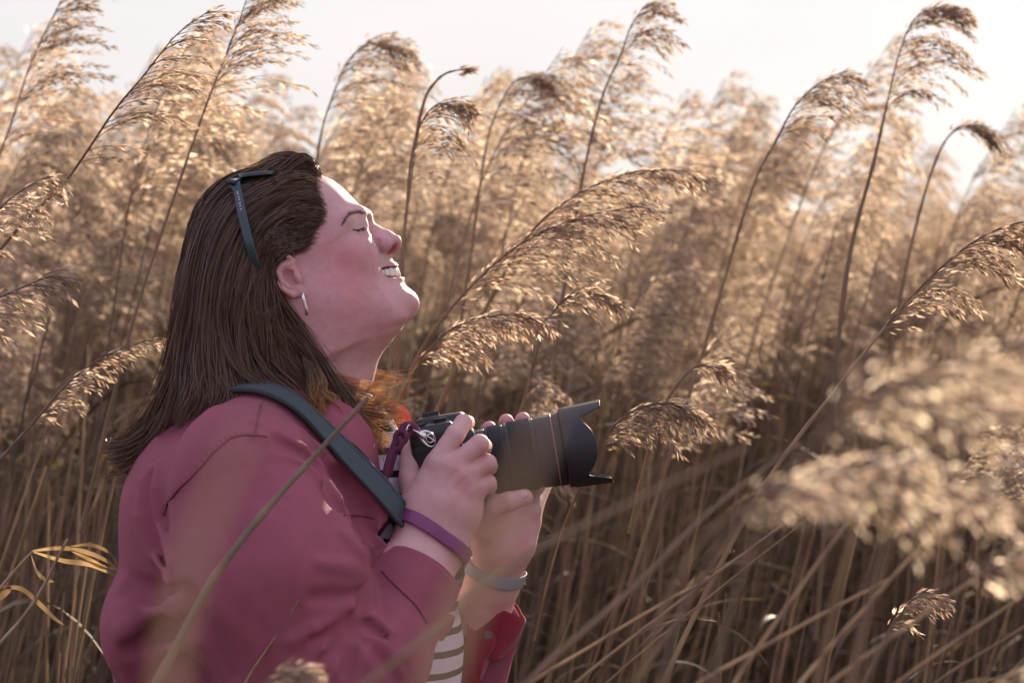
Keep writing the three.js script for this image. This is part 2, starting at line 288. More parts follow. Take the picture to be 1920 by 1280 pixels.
// big soft plumes close to the lens at the right
const SOFT = { n: 30, spread: 0.6, droop: 0.10, dens: 460, pale: 2.0, r: 0.002, puff: 0.010, grain: 0.0062, keep: true };
heroReed('large soft plume nearest the lens at the right edge', 'soft plumes close to the lens', { ...SOFT, seed: 40, path: [[1250, 1700, 1.4], [1400, 1050, 1.4], [1500, 860, 1.4], [1620, 750, 1.4], [1780, 690, 1.4], [1990, 700, 1.4]], t0: 0.5, len: 0.085 });
heroReed('second soft near plume, sunlit beads under the largest one', 'soft plumes close to the lens', { ...SOFT, seed: 41, path: [[1150, 1700, 1.3], [1280, 1150, 1.3], [1400, 960, 1.3], [1540, 900, 1.3], [1720, 910, 1.3], [1920, 960, 1.3]], t0: 0.48, len: 0.085, n: 38 });
heroReed('soft near plume low at the right edge under the other two', 'soft plumes close to the lens', { ...SOFT, seed: 42, path: [[1500, 1700, 1.2], [1650, 1220, 1.2], [1780, 1090, 1.2], [1920, 1060, 1.2], [2060, 1090, 1.2]], t0: 0.55, len: 0.07 });
heroReed('soft near plume tip in the bottom right corner', 'soft plumes close to the lens', { ...SOFT, seed: 43, path: [[1500, 1800, 1.35], [1700, 1460, 1.35], [1830, 1330, 1.35], [1960, 1290, 1.35], [2100, 1300, 1.35]], t0: 0.5, len: 0.07 });
heroReed('soft near plume between the sharp reed and the largest soft one', 'soft plumes close to the lens', { ...SOFT, seed: 45, path: [[1450, 1700, 1.25], [1600, 1000, 1.25], [1690, 800, 1.25], [1790, 770, 1.25], [1940, 790, 1.25], [2080, 830, 1.25]], t0: 0.55, len: 0.085 });
heroReed('soft near plume left of the others, over the diagonal stalk', 'soft plumes close to the lens', { ...SOFT, seed: 46, path: [[1080, 1700, 1.35], [1230, 1180, 1.35], [1330, 1000, 1.35], [1440, 930, 1.35], [1570, 930, 1.35]], t0: 0.62, len: 0.06, n: 22 });
heroReed('highest of the soft near plumes at the right edge', 'soft plumes close to the lens', { ...SOFT, seed: 47, path: [[1500, 1700, 1.3], [1680, 950, 1.3], [1760, 740, 1.3], [1850, 660, 1.3], [1980, 640, 1.3], [2100, 660, 1.3]], t0: 0.6, len: 0.08 });
{
  const R = rng(314);
  for (let i = 0; i < 13; i++) {
    const z = 0.35 + 0.65 * R(), x = 900 + i * 85 + 60 * R(), run = 240 + 260 * R(), top = 860 + 240 * R();
    heroReed('blurred grey bare stalk slanting right in the near lower right', 'near bare stalks slanting right at the lower right', { seed: 700 + i, path: [[x - run * 0.5, 1640, z], [x, 1330, z], [x + run * 0.5, (1330 + top) / 2 - 10, z], [x + run, top, z]], t0: 1, r: 0.0012 + 0.0012 * R(), tone: 0.9 + 0.9 * R() });
  }
}
heroReed('blurred plume tip at the bottom edge below the sleeve', null, { seed: 44, path: [[240, 1600, 0.8], [380, 1400, 0.8], [450, 1320, 0.8], [520, 1265, 0.8], [570, 1255, 0.8]], t0: 0.6, n: 16, len: 0.05, spread: 0.3, droop: 0.10, dens: 300, pale: 1.0 });
// veil of an out of focus leaf
heroReed('very blurred broad reed leaf in front of the lens barrel', null, { seed: 50, path: [[620, 2300, 2.04], [700, 1900, 2.04], [760, 1500, 2.04], [800, 1330, 2.04]], t0: 1, r: 0.0008, blades: [[[[790, 1380, 2.04], [850, 1180, 2.04], [920, 1020, 2.04], [985, 880, 2.04], [1040, 740, 2.04]], 0.0021]] });
heroReed('very blurred broad reed leaf in front of the upper sleeve', null, { seed: 51, path: [[240, 2300, 2.02], [270, 1800, 2.02], [300, 1450, 2.02]], t0: 1, r: 0.0008, blades: [[[[296, 1480, 2.02], [325, 1200, 2.02], [370, 1020, 2.02], [430, 870, 2.02], [480, 770, 2.02]], 0.0019]] });
// the bleached leafy twig at the lower left
{
  const g = thing('dry_twig', 'dry branching stalk with curled golden leaves at the lower left beside the jacket', 'plant'), R = rng(77), z = 0.02;
  const st = new Mesher(), put = (list, r) => st.tube(pathOf(list).getPoints(20), (t) => r * (1 - 0.4 * t), 6, (t) => tint([0.34, 0.26, 0.16], 0.7 + 0.5 * R()));
  put([[-90, 1330, z], [0, 1205, z], [40, 1160, z], [80, 1100, z], [105, 1050, z], [126, 1010, z]], 0.0028);
  put([[-60, 1180, z - 0.02], [0, 1102, z - 0.02], [40, 1055, z - 0.02], [62, 1032, z - 0.02]], 0.0026);
  part('stem', st.geometry(), M_STEM, g);
  const leafAlong = (list, w, tone) => { const m = new Mesher(), p = pathOf(list).getPoints(16); m.blade(p, (t) => w * Math.sin(Math.PI * clamp(t * 0.93 + 0.05, 0, 1)) ** 0.7, V(0.1, 0.8, 0.6), (t) => tint([0.44, 0.30, 0.14], tone * (0.85 + 0.3 * Math.sin(t * 15))), 0.35); part('leaf', m.geometry(), M_BLADE, g); };
  leafAlong([[60, 1032, z], [110, 1026, z], [150, 1030, z], [200, 1050, z], [228, 1078, z]], 0.004, 1);
  leafAlong([[62, 1034, z], [120, 1050, z], [170, 1056, z], [215, 1075, z], [225, 1080, z]], 0.0045, 1.1);
  leafAlong([[130, 1024, z], [170, 1020, z], [205, 1035, z], [220, 1058, z]], 0.003, 0.7);
  leafAlong([[130, 1030, z], [165, 1045, z], [190, 1060, z], [222, 1066, z]], 0.004, 1.2);
  leafAlong([[58, 1040, z], [70, 1070, z], [85, 1085, z], [100, 1090, z]], 0.004, 0.6);
  leafAlong([[5, 1100, z], [40, 1102, z], [75, 1130, z], [100, 1155, z], [120, 1172, z]], 0.005, 0.55);
  leafAlong([[-40, 1130, z], [0, 1115, z], [14, 1102, z], [20, 1100, z]], 0.006, 0.7);
}

// --- the reed bed: single reeds nearest the person, then the mass
const bedPoints = [];
{
  const R = rng(4242);
  const clearOf = (x, z, h) => {
    // the person, and an added gap in the tall reeds to let sun through
    if (x > -0.62 && x < 0.42 && z > -0.36) return false;
    const a = x * Math.sin(SUN_AZ) - z * Math.cos(SUN_AZ), b = x * Math.cos(SUN_AZ) + z * Math.sin(SUN_AZ);   // along / across the sun's direction
    if (a > 0.2 && a < 2.1 && Math.abs(b - 0.05) < 0.42 && h > 1.18 + a * Math.tan(SUN_EL) && R() < 0.94) return false;
    return true;
  };
  for (let tries = 0; bedPoints.length < 4800 && tries < 60000; tries++) {
    const d = Math.sqrt(R()) * 13.5, z = -0.22 - d * 0.85, half = (D - z) * 0.27 + 0.9;
    const x = (R() * 2 - 1) * half, px = 960 + x / (D - z) * D / PX;
    const tall = lerp(2.27, 2.08, clamp(px / 1920, 0, 1)) + (z < -6 ? 0.08 : 0);
    const h = lerp(1.32, tall, Math.pow(R(), 0.75)) + 0.10 * noise3(x * 0.8, 4, z * 0.8);
    if (z > -0.55 && h > 1.75) continue;
    if (!clearOf(x, z, h)) continue;
    bedPoints.push({ x, z, h, d: D - z, px });
  }
  bedPoints.sort((a, b) => a.d - b.d);
}
{
  const R = rng(99), lists = KINDS.map(() => []);
  const made = KINDS.map(() => null); let singles = 0;
  const q = new THREE.Quaternion(), e = new THREE.Euler(), M = new THREE.Matrix4();
  for (const b of bedPoints) {
    const k = Math.floor(R() * KINDS.length), s = b.h / 2.0, sx = 0.75 + 0.7 * R();
    e.set((R() - 0.5) * 0.10, (R() - 0.5) * 1.1, (b.px > 1300 ? -0.10 : 0) - 0.02 + (R() - 0.5) * 0.14);
    const inView = b.px > -60 && b.px < 2040;
    const tone = 0.8 + 0.4 * R();
    if (singles < 250 && inView && b.h > 1.35) {
      singles++;
      let o;
      if (!made[k]) {
        o = made[k] = thing('reed', 'x', 'reed');
        part('stem', KINDS[k].stem, M_STEM, o); part('plume', KINDS[k].plume, M_PLUME, o); for (const lg of KINDS[k].leaves) part('leaf', lg, M_BLADE, o);
      } else { o = made[k].clone(); o.name = numbered('reed'); scene.add(o); }
      const tip = 640 - (b.h - EYE) / b.d * D / PX, sky = tip < lerp(150, 300, clamp(b.px / 1920, 0, 1)), row = b.d < 3.5 ? 'in the front rows' : 'further back';
      const where = b.px < 520 ? 'left of the person' : b.px < 1250 ? 'behind the face and lens' : 'towards the right edge';
      const label = `dry reed ${row} ${where}, ${sky ? 'plume against the sky' : 'plume among other plumes'}`, group = `reeds ${where}, ${row}, ${sky ? 'on the skyline' : 'below the skyline'}`;
      o.userData = { label, category: 'reed', group };
      o.position.set(b.x, 0, b.z); o.rotation.copy(e); o.scale.setScalar(s);
    } else {
      q.setFromEuler(e); lists[k].push([M.compose(V(b.x, 0, b.z), q, V(s, s, s)).clone(), tone]);
    }
  }
  const bed = thing('reed_bed', 'dense mass of dry plumed reeds filling the marsh behind everything', 'reed bed'); bed.userData.kind = 'stuff';
  lists.forEach((list, k) => {
    for (const [name, geo, m] of [['stem', KINDS[k].stem, M_STEM], ['plume', KINDS[k].plume, M_PLUME], ['leaf', KINDS[k].leaf, M_BLADE]]) {
      const im = new THREE.InstancedMesh(geo, m, list.length); im.name = name; im.userData.kind = 'stuff'; im.castShadow = im.receiveShadow = true;
      list.forEach(([mm, tone], i) => { im.setMatrixAt(i, mm); im.setColorAt(i, new THREE.Color().setRGB(tone, tone, tone)); });
      bed.add(im);
    }
  });
  // bare stalks
  const R2 = rng(555), fill = thing('bare_stalks', 'thicket of thin bare reed stalks and dead leaves low in the bed', 'reed stalks'); fill.userData.kind = 'stuff';
  BARE.forEach((geo, k) => {
    const list = [];
    for (let i = 0; i < 330; i++) {
      const d = Math.sqrt(R2()) * 9, z = -0.35 - d, half = (D - z) * 0.27 + 0.6, x = (R2() * 2 - 1) * half;
      if (x > -0.6 && x < 0.4 && z > -0.5) continue;
      q.setFromEuler(e.set((R2() - 0.5) * 0.2, R2() * 1.2 - 0.6, -0.05 - 0.1 * R2()));
      const s = 0.8 + 0.4 * R2(); list.push(M.compose(V(x, 0, z), q, V(s, s, s)).clone());
    }
    const im = new THREE.InstancedMesh(geo, M_STEM, list.length); im.name = 'stalk'; im.userData.kind = 'stuff'; im.castShadow = im.receiveShadow = true;
    list.forEach((mm, i) => im.setMatrixAt(i, mm)); fill.add(im);
  });
}
// ---------------------------------------------------------------- distance fields and their meshing
const smin = (a, b, k) => { const h = Math.max(k - Math.abs(a - b), 0) / k; return Math.min(a, b) - h * h * k * 0.25; };
const smax = (a, b, k) => -smin(-a, -b, k);
function ell(c, r) { const m = Math.min(...r); return (x, y, z) => { const a = (x - c.x) / r[0], b = (y - c.y) / r[1], d = (z - c.z) / r[2], k0 = Math.sqrt(a * a + b * b + d * d), p = a / r[0], q = b / r[1], s = d / r[2], k1 = Math.sqrt(p * p + q * q + s * s); return k1 < 1e-9 ? -m : k0 * (k0 - 1) / k1; }; }
// ellipsoid whose first radius runs along direction u (in the picture plane)
function ellR(c, r, ang) { const e = ell(V(0, 0, 0), r), ca = Math.cos(ang), sa = Math.sin(ang); return (x, y, z) => { const X = x - c.x, Y = y - c.y; return e(X * ca + Y * sa, -X * sa + Y * ca, z - c.z); }; }
function cone(a, b, ra, rb) {
  const bx = b.x - a.x, by = b.y - a.y, bz = b.z - a.z, L = bx * bx + by * by + bz * bz;
  return (x, y, z) => { const px = x - a.x, py = y - a.y, pz = z - a.z, t = clamp((px * bx + py * by + pz * bz) / L, 0, 1), dx = px - bx * t, dy = py - by * t, dz = pz - bz * t; return Math.sqrt(dx * dx + dy * dy + dz * dz) - (ra + (rb - ra) * t); };
}
function chain(pts, radii, k = 0.004) { const c = []; for (let i = 0; i + 1 < pts.length; i++) c.push(cone(pts[i], pts[i + 1], radii[i], radii[i + 1])); return (x, y, z) => { let d = c[0](x, y, z); for (let i = 1; i < c.length; i++) d = smin(d, c[i](x, y, z), k); return d; }; }
// signed distance to a polygon of the side view, negative inside
function poly(list) {
  const P = list.map(([a, b]) => { const p = at(a, b, 0); return [p.x, p.y]; }), n = P.length;
  return (x, y) => {
    let d = 1e9, s = 1;
    for (let i = 0, j = n - 1; i < n; j = i++) {
      const ex = P[j][0] - P[i][0], ey = P[j][1] - P[i][1], wx = x - P[i][0], wy = y - P[i][1], t = clamp((wx * ex + wy * ey) / (ex * ex + ey * ey), 0, 1), bx = wx - ex * t, by = wy - ey * t;
      d = Math.min(d, bx * bx + by * by);
      const c1 = y >= P[i][1], c2 = y < P[j][1], c3 = ex * wy > ey * wx;
      if ((c1 && c2 && c3) || (!c1 && !c2 && !c3)) s = -s;
    }
    return s * Math.sqrt(d);
  };
}
// surface nets over a box
function mesh3(f, lo, hi, cell, colorOf, uvScale = 1) {
  const nx = Math.ceil((hi.x - lo.x) / cell) + 2, ny = Math.ceil((hi.y - lo.y) / cell) + 2, nz = Math.ceil((hi.z - lo.z) / cell) + 2, B = 5;
  const val = new Float32Array(nx * ny * nz), id = (i, j, k) => (k * ny + j) * nx + i, half = cell * B * 0.5;
  for (let k0 = 0; k0 < nz; k0 += B) for (let j0 = 0; j0 < ny; j0 += B) for (let i0 = 0; i0 < nx; i0 += B) {
    const c = f(lo.x + (i0 + (B - 1) / 2) * cell, lo.y + (j0 + (B - 1) / 2) * cell, lo.z + (k0 + (B - 1) / 2) * cell), skip = Math.abs(c) > half * 2.6;
    for (let k = k0; k < Math.min(nz, k0 + B); k++) for (let j = j0; j < Math.min(ny, j0 + B); j++) for (let i = i0; i < Math.min(nx, i0 + B); i++)
      val[id(i, j, k)] = skip ? c : f(lo.x + i * cell, lo.y + j * cell, lo.z + k * cell);
  }
  const vid = new Int32Array(nx * ny * nz).fill(-1), pos = [], idx = [];
  const E = [[0, 1], [2, 3], [4, 5], [6, 7], [0, 2], [1, 3], [4, 6], [5, 7], [0, 4], [1, 5], [2, 6], [3, 7]], c8 = new Float32Array(8);
  for (let k = 0; k < nz - 1; k++) for (let j = 0; j < ny - 1; j++) for (let i = 0; i < nx - 1; i++) {
    let m = 0;
    for (let c = 0; c < 8; c++) { c8[c] = val[id(i + (c & 1), j + ((c >> 1) & 1), k + (c >> 2))]; if (c8[c] < 0) m |= 1 << c; }
    if (m === 0 || m === 255) continue;
    let x = 0, y = 0, z = 0, n = 0;
    for (const [a, b] of E) { const va = c8[a], vb = c8[b]; if ((va < 0) === (vb < 0)) continue; const t = va / (va - vb); x += (a & 1) + t * ((b & 1) - (a & 1)); y += ((a >> 1) & 1) + t * (((b >> 1) & 1) - ((a >> 1) & 1)); z += (a >> 2) + t * ((b >> 2) - (a >> 2)); n++; }
    vid[id(i, j, k)] = pos.length / 3; pos.push(lo.x + (i + x / n) * cell, lo.y + (j + y / n) * cell, lo.z + (k + z / n) * cell);
  }
  const quad = (a, b, c, d, flip) => { if (a < 0 || b < 0 || c < 0 || d < 0) return; flip ? idx.push(a, c, b, a, d, c) : idx.push(a, b, c, a, c, d); };
  for (let k = 1; k < nz - 1; k++) for (let j = 1; j < ny - 1; j++) for (let i = 1; i < nx - 1; i++) {
    const s = val[id(i, j, k)] < 0;
    if (s !== (val[id(i + 1, j, k)] < 0)) quad(vid[id(i, j - 1, k - 1)], vid[id(i, j, k - 1)], vid[id(i, j, k)], vid[id(i, j - 1, k)], !s);
    if (s !== (val[id(i, j + 1, k)] < 0)) quad(vid[id(i - 1, j, k - 1)], vid[id(i - 1, j, k)], vid[id(i, j, k)], vid[id(i, j, k - 1)], !s);
    if (s !== (val[id(i, j, k + 1)] < 0)) quad(vid[id(i - 1, j - 1, k)], vid[id(i, j - 1, k)], vid[id(i, j, k)], vid[id(i - 1, j, k)], !s);
  }
  const n = pos.length / 3, P = new Float32Array(pos), N = new Float32Array(pos.length), C = new Float32Array(pos.length), U = new Float32Array(n * 2), e = cell * 0.45;
  for (let v = 0; v < n; v++) {
    let x = P[v * 3], y = P[v * 3 + 1], z = P[v * 3 + 2], gx, gy, gz;
    for (let it = 0; it < 2; it++) {
      const d = f(x, y, z); gx = f(x + e, y, z) - f(x - e, y, z); gy = f(x, y + e, z) - f(x, y - e, z); gz = f(x, y, z + e) - f(x, y, z - e);
      const g2 = gx * gx + gy * gy + gz * gz; if (it === 1 || g2 < 1e-14) break;
      let s = -d * 2 * e / g2; const l = Math.abs(s) * Math.sqrt(g2); if (l > cell * 0.5) s *= cell * 0.5 / l;
      x += gx * s; y += gy * s; z += gz * s;
    }
    P[v * 3] = x; P[v * 3 + 1] = y; P[v * 3 + 2] = z;
    const l = Math.hypot(gx, gy, gz) || 1; N[v * 3] = gx / l; N[v * 3 + 1] = gy / l; N[v * 3 + 2] = gz / l;
    const c = colorOf ? colorOf(x, y, z, gx / l, gy / l, gz / l) : [1, 1, 1]; C[v * 3] = c[0]; C[v * 3 + 1] = c[1]; C[v * 3 + 2] = c[2];
    U[v * 2] = (x + z * 0.8) * uvScale; U[v * 2 + 1] = (y + z * 0.35) * uvScale;
  }
  const g = new THREE.BufferGeometry();
  g.setAttribute('position', new THREE.BufferAttribute(P, 3)); g.setAttribute('normal', new THREE.BufferAttribute(N, 3)); g.setAttribute('color', new THREE.BufferAttribute(C, 3)); g.setAttribute('uv', new THREE.BufferAttribute(U, 2));
  g.setIndex(new THREE.BufferAttribute(new Uint32Array(idx), 1));
  return g;
}
// where the line of sight through a photograph pixel meets a field
function onField(f, px, py, zNear = 0.42, zFar = -0.4) {
  const a = at(px, py, zNear), b = at(px, py, zFar), d = b.clone().sub(a), L = d.length(); d.divideScalar(L);
  let t = 0; const p = a.clone();
  for (let i = 0; i < 400 && t < L; i++) { const v = f(p.x, p.y, p.z); if (v < 0.0003) break; t += Math.max(v * 0.6, 0.0004); p.copy(a).addScaledVector(d, t); }
  return p;
}
function gradAt(f, p, e = 0.002) { return V(f(p.x + e, p.y, p.z) - f(p.x - e, p.y, p.z), f(p.x, p.y + e, p.z) - f(p.x, p.y - e, p.z), f(p.x, p.y, p.z + e) - f(p.x, p.y, p.z - e)).normalize(); }
// ---------------------------------------------------------------- the person: skin
const person = thing('person', 'woman in a maroon shirt smiling with eyes closed, face lifted, holding a camera', 'person');
function pores() { const N = 512, d = new Uint8Array(N * N * 4), R = rng(8), h = new Float32Array(N * N); for (let i = 0; i < N * N; i++) h[i] = 0.5 + 0.25 * (R() - 0.5); for (let k = 0; k < 9000; k++) { const x = Math.floor(R() * N), y = Math.floor(R() * N), r = 1 + R() * 1.6; for (let a = -3; a <= 3; a++) for (let b = -3; b <= 3; b++) { const q = Math.hypot(a, b) / r; if (q < 1.6) h[((y + b + N) % N) * N + (x + a + N) % N] -= 0.3 * Math.exp(-q * q * 2); } } for (let i = 0; i < N * N; i++) { d[i * 4] = d[i * 4 + 1] = d[i * 4 + 2] = clamp(h[i] * 255, 0, 255); d[i * 4 + 3] = 255; } const t = new THREE.DataTexture(d, N, N); t.wrapS = t.wrapT = THREE.RepeatWrapping; t.magFilter = THREE.LinearFilter; t.repeat.set(16, 16); t.needsUpdate = true; return t; }
const M_SKIN = mat({ bumpMap: pores(), bumpScale: 0.0002, rgb: [1, 1, 1], vertexColors: true, roughness: 0.5, sheen: 0.25, sheenRoughness: 0.5, sheenColor: new THREE.Color(0.9, 0.7, 0.6), specularIntensity: 0.6 });
const FACE = 35 * Math.PI / 180, FX = Math.cos(FACE), FY = Math.sin(FACE);          // the way the lifted face points
// a side-view outline given width: it falls back along (dx, dy) as an ellipse of depth a and half-width b
function carved(list, a, b, dx, dy, k = 0.006) {
  const d2 = poly(list);
  return (x, y, z) => {
    const w = Math.abs(z), q = w / b; let c, s;
    if (q < 0.94) { const r = Math.sqrt(1 - q * q); c = a * (1 - r); s = a * q / (b * r); } else { const r = 0.3412; s = a * 0.94 / (b * r); c = a * (1 - r) + s * (w - 0.94 * b); }
    const d = d2(x + dx * c, y + dy * c);
    return smax(d / Math.sqrt(1 + s * s * 0.6), w - b, k);
  };
}
const headField = (() => {
  const mm = 0.001, P = (x, y, z) => at(x, y, z);
  // all z values in metres; both sides are mirrored with |z|
  const face = carved([[560, 326], [594, 334], [620, 341.5], [640, 356], [661.5, 374.3], [678.3, 388.8], [688.5, 401.5], [692.5, 411], [690, 421], [688, 440], [687, 465], [689, 490], [694, 520], [705, 548], [716, 572], [712, 592], [690, 596], [640, 590], [585, 575], [535, 560], [490, 530], [465, 500], [455, 450], [475, 385], [515, 345]], 0.066, 0.069, FX, FY);
  const skull = ellR(P(520, 450, 0), [0.090, 0.068, 0.072], FACE);
  const muzzle = carved([[690, 440], [716, 462], [728.5, 473], [732, 477.5], [734.6, 486], [741.5, 493], [744.3, 499], [742.5, 505], [740, 510], [743, 517], [749, 522], [752.5, 526], [757, 532], [761.5, 541], [769, 551], [772, 560], [740, 580], [680, 560], [670, 480]], 0.090, 0.037, FX, FY * 0.7, 0.006);
  const chin = ellR(P(755.5, 568, 0), [0.0196, 0.0165, 0.0195], -0.2), chin2 = P(748, 578, 0);
  const jaw = chain([P(742, 574, 0.006), P(700, 580, 0.034), P(640, 578, 0.047), P(585, 560, 0.054)], [0.0125, 0.018, 0.021, 0.020], 0.02);
  const apple = ellR(P(662, 482, 0.033), [0.030, 0.030, 0.029], 0.9);
  const cheekLow = ellR(P(650, 530, 0.036), [0.040, 0.034, 0.026], 0.8);
  const lid = ellR(P(671, 424, 0.029), [0.0125, 0.0125, 0.0150], 0.6);
  const brow = chain([P(684, 404, 0.008), P(672, 402, 0.028), P(648, 412, 0.047)], [0.007, 0.008, 0.007], 0.008);
  const socket = ellR(P(690, 428, 0.021), [0.010, 0.012, 0.010], 0.7);
  const bridge = chain([P(686, 420, 0), P(705, 434, 0), P(724, 443, 0), P(738.8, 453, 0)], [0.0065, 0.0060, 0.0066, 0.0088], 0.006);
  const noseSide = chain([P(690, 430, 0.006), P(712, 452, 0.010), P(722, 460, 0.0095)], [0.006, 0.007, 0.0075], 0.008);
  const ala = ellR(P(717.5, 460, 0.0125), [0.0105, 0.0080, 0.0066], 0.35);
  const columella = chain([P(744, 463, 0), P(731, 471, 0)], [0.0042, 0.0050], 0.004);
  const nostril = ellR(P(733.5, 467, 0.0075), [0.0088, 0.0032, 0.0040], 0.62);
  const alaCrease = chain([P(708, 452, 0.0195), P(707, 466, 0.0205), P(714, 474, 0.018)], [0.0016, 0.0020, 0.0014]);
  const upLip = chain([P(741, 500.5, 0), P(735, 501, 0.010), P(722, 503, 0.019), P(706, 510, 0.0255)], [0.0042, 0.0042, 0.0036, 0.0018], 0.004);
  const loLip = chain([P(750, 523.5, 0), P(744, 524.5, 0.010), P(728, 523, 0.020), P(708, 515.5, 0.0262)], [0.0056, 0.0056, 0.0048, 0.0020], 0.004);
  const gape = carved([[744, 500.8], [760, 504], [780, 519.5], [752, 519.6], [740, 521], [728, 521], [714, 517.5], [703, 512], [707, 508.5], [718, 504], [732, 501.2]], 0.0002, 0.027, 1, 0, 0.001);
  const fold = chain([P(709, 478, 0.0235), P(704, 492, 0.0275), P(700.5, 506, 0.0300), P(703, 524, 0.0300), P(713, 542, 0.0275)], [0.0016, 0.0026, 0.0030, 0.0020, 0.0008], 0.001);
  const sulcus = ellR(P(734, 549, 0.0165), [0.0135, 0.015, 0.0115], 0.9);
  const jowl = ellR(P(716, 568, 0.024), [0.024, 0.017, 0.016], -0.4);
  const neck = chain([P(570, 560, 0), P(575, 640, 0), P(582, 720, 0), P(560, 830, 0)], [0.058, 0.060, 0.0545, 0.066], 0.02);
  const neckFront = chain([P(640, 640, 0), P(645, 690, 0), P(626, 740, 0), P(610, 820, 0)], [0.034, 0.0285, 0.027, 0.034], 0.02);
  const under = carved([[766, 594], [756, 605], [751.3, 617], [739, 630], [733, 638.5], [704, 667.5], [686, 686], [674, 710], [640, 720], [590, 660], [600, 600], [700, 575]], 0.052, 0.055, FX, 0.1, 0.02);
  const lidLine = chain([P(657, 427.5, 0.0475), P(664, 430.5, 0.0455), P(672, 430.5, 0.0418), P(681, 426, 0.034)], [0.0008, 0.0011, 0.0011, 0.0008]);
  const crow = chain([P(648, 427, 0.0535), P(655, 430, 0.0505), P(664, 436.5, 0.047)], [0.0006, 0.0009, 0.0006]);
  const bag = chain([P(664, 440, 0.043), P(680, 440, 0.037), P(692, 447, 0.028)], [0.004, 0.005, 0.003]);
  return (x, y, z) => {
    const w = Math.abs(z);
    let d = smin(face(x, y, w), skull(x, y, w), 0.02);
    d = smin(d, cheekLow(x, y, w), 0.022);
    d = smin(d, jaw(x, y, w), 0.028);
    d = smin(d, smin(neck(x, y, w), neckFront(x, y, w), 0.03), 0.034);
    d = smin(d, under(x, y, w), 0.022);
    d = smin(d, brow(x, y, w), 0.012);
    d = smax(d, -socket(x, y, w), 0.012);
    d = smin(d, lid(x, y, w), 0.005);
    d = smin(d, apple(x, y, w), 0.012);
    d = smin(d, bag(x, y, w), 0.006);
    let m = smin(muzzle(x, y, w), chin(x, y, w), 0.010);
    m = smin(m, upLip(x, y, w), 0.004); m = smin(m, loLip(x, y, w), 0.005);
    d = smin(d, jowl(x, y, w), 0.018);
    d = smin(d, sulcus(x, y, w), 0.014);
    d = smin(d, m, 0.010);
    let n = smin(bridge(x, y, w), noseSide(x, y, w), 0.010);
    n = smin(n, ala(x, y, w), 0.005); n = smin(n, columella(x, y, w), 0.004);
    d = smin(d, n, 0.007);
    d = smax(d, -alaCrease(x, y, w), 0.005);
    d = smax(d, -fold(x, y, w), 0.007);
    d = smax(d, -nostril(x, y, w), 0.0025);
    d = smax(d, -gape(x, y, w), 0.0015);
    return d;
  };
})();
const blotch = (x, y, z, f) => noise3(x * f + 3, y * f, z * f) * 0.6 + noise3(x * f * 2.3, y * f * 2.3 + 5, z * f * 2.3) * 0.4;
const near = (p, x, y, z, r) => { const d = (x - p.x) ** 2 + (y - p.y) ** 2 + (z - p.z) ** 2; return Math.exp(-d / (r * r)); };
const SK = { cheek: at(655, 490, 0.055), cheek2: at(640, 520, 0.06), nose: at(745, 452, 0), jaw: at(650, 598, 0.05), jaw2: at(715, 612, 0.03), lid: at(668, 415, 0.045), chin: at(765, 582, 0.01), mouth: at(736, 512, 0.01), nos: at(734, 467, 0.008) };
function skinColor(x, y, z) {
  const w = Math.abs(z);
  let c = [0.57, 0.345, 0.335];
  const red = 0.50 * near(SK.cheek, x, y, w, 0.036) + 0.45 * near(SK.cheek2, x, y, w, 0.045) + 0.75 * near(SK.nose, x, y, w, 0.013) + 0.55 * near(SK.jaw, x, y, w, 0.035) + 0.5 * near(SK.jaw2, x, y, w, 0.03) + 0.25 * near(SK.chin, x, y, w, 0.02) + 0.25 * Math.max(0, blotch(x, y, z, 40));  // jaw terms paint in the red light bounced up from the shirt
  c = mixc(c, [0.585, 0.25, 0.25], clamp(red, 0, 1));
  c = mixc(c, [0.66, 0.47, 0.39], 0.7 * near(SK.lid, x, y, w, 0.010));
  c = mixc(c, [0.40, 0.10, 0.09], clamp(1.3 * near(SK.nos, x, y, w, 0.007), 0, 1));
  const k = 1 + 0.08 * blotch(x, y, z, 420) + 0.09 * blotch(x, y, z, 110);
  const fr = noise3(x * 420, y * 420, z * 420) > 0.72 ? 0.86 : 1;
  return [c[0] * k, c[1] * k * fr, c[2] * k * fr];
}
// lips are a little redder than the skin round them
const LIPS = { up: chain([at(742, 501, 0), at(735, 501.5, 0.010), at(722, 503.5, 0.019), at(705, 510, 0.0262)], [0.0034, 0.0034, 0.0026, 0.0012]), lo: chain([at(752, 524, 0), at(744, 524, 0.012), at(728, 522, 0.0215), at(707, 515, 0.0272)], [0.0046, 0.0048, 0.0040, 0.0014]) };
const SCALP = poly([[560, 306], [580, 322], [592, 345], [600, 372], [606, 398], [604, 415], [592, 437], [582, 458], [566, 476], [548, 486], [500, 480], [480, 520], [530, 580], [540, 700], [400, 760], [380, 300]]);
const faceColor = (x, y, z) => {
  const c = mixc(skinColor(x, y, z), [0.05, 0.028, 0.018], sstep(0.008, -0.008, SCALP(x, y) + 0.003 * noise3(x * 300, y * 300, z * 300)) * 0.95), w = Math.abs(z), l = Math.min(LIPS.up(x, y, w), LIPS.lo(x, y, w));
  const inMouth = near(SK.mouth, x, y, w * 0.6, 0.020) > 0.2 && x < at(741, 500, 0).x - w * 0.3 && w < 0.0235 && headGape(x, y, w) < 0.0012;
  return inMouth ? [0.20, 0.05, 0.045] : mixc(c, [0.52, 0.23, 0.21], clamp(1 - (l - 0.0002) / 0.003, 0, 1) * 0.9);
};
const headGape = (() => { const g = poly([[744, 500.8], [760, 504], [780, 519.5], [752, 519.6], [740, 521], [728, 521], [714, 517.5], [703, 512], [707, 508.5], [718, 504], [732, 501.2]]); return (x, y) => g(x, y); })();

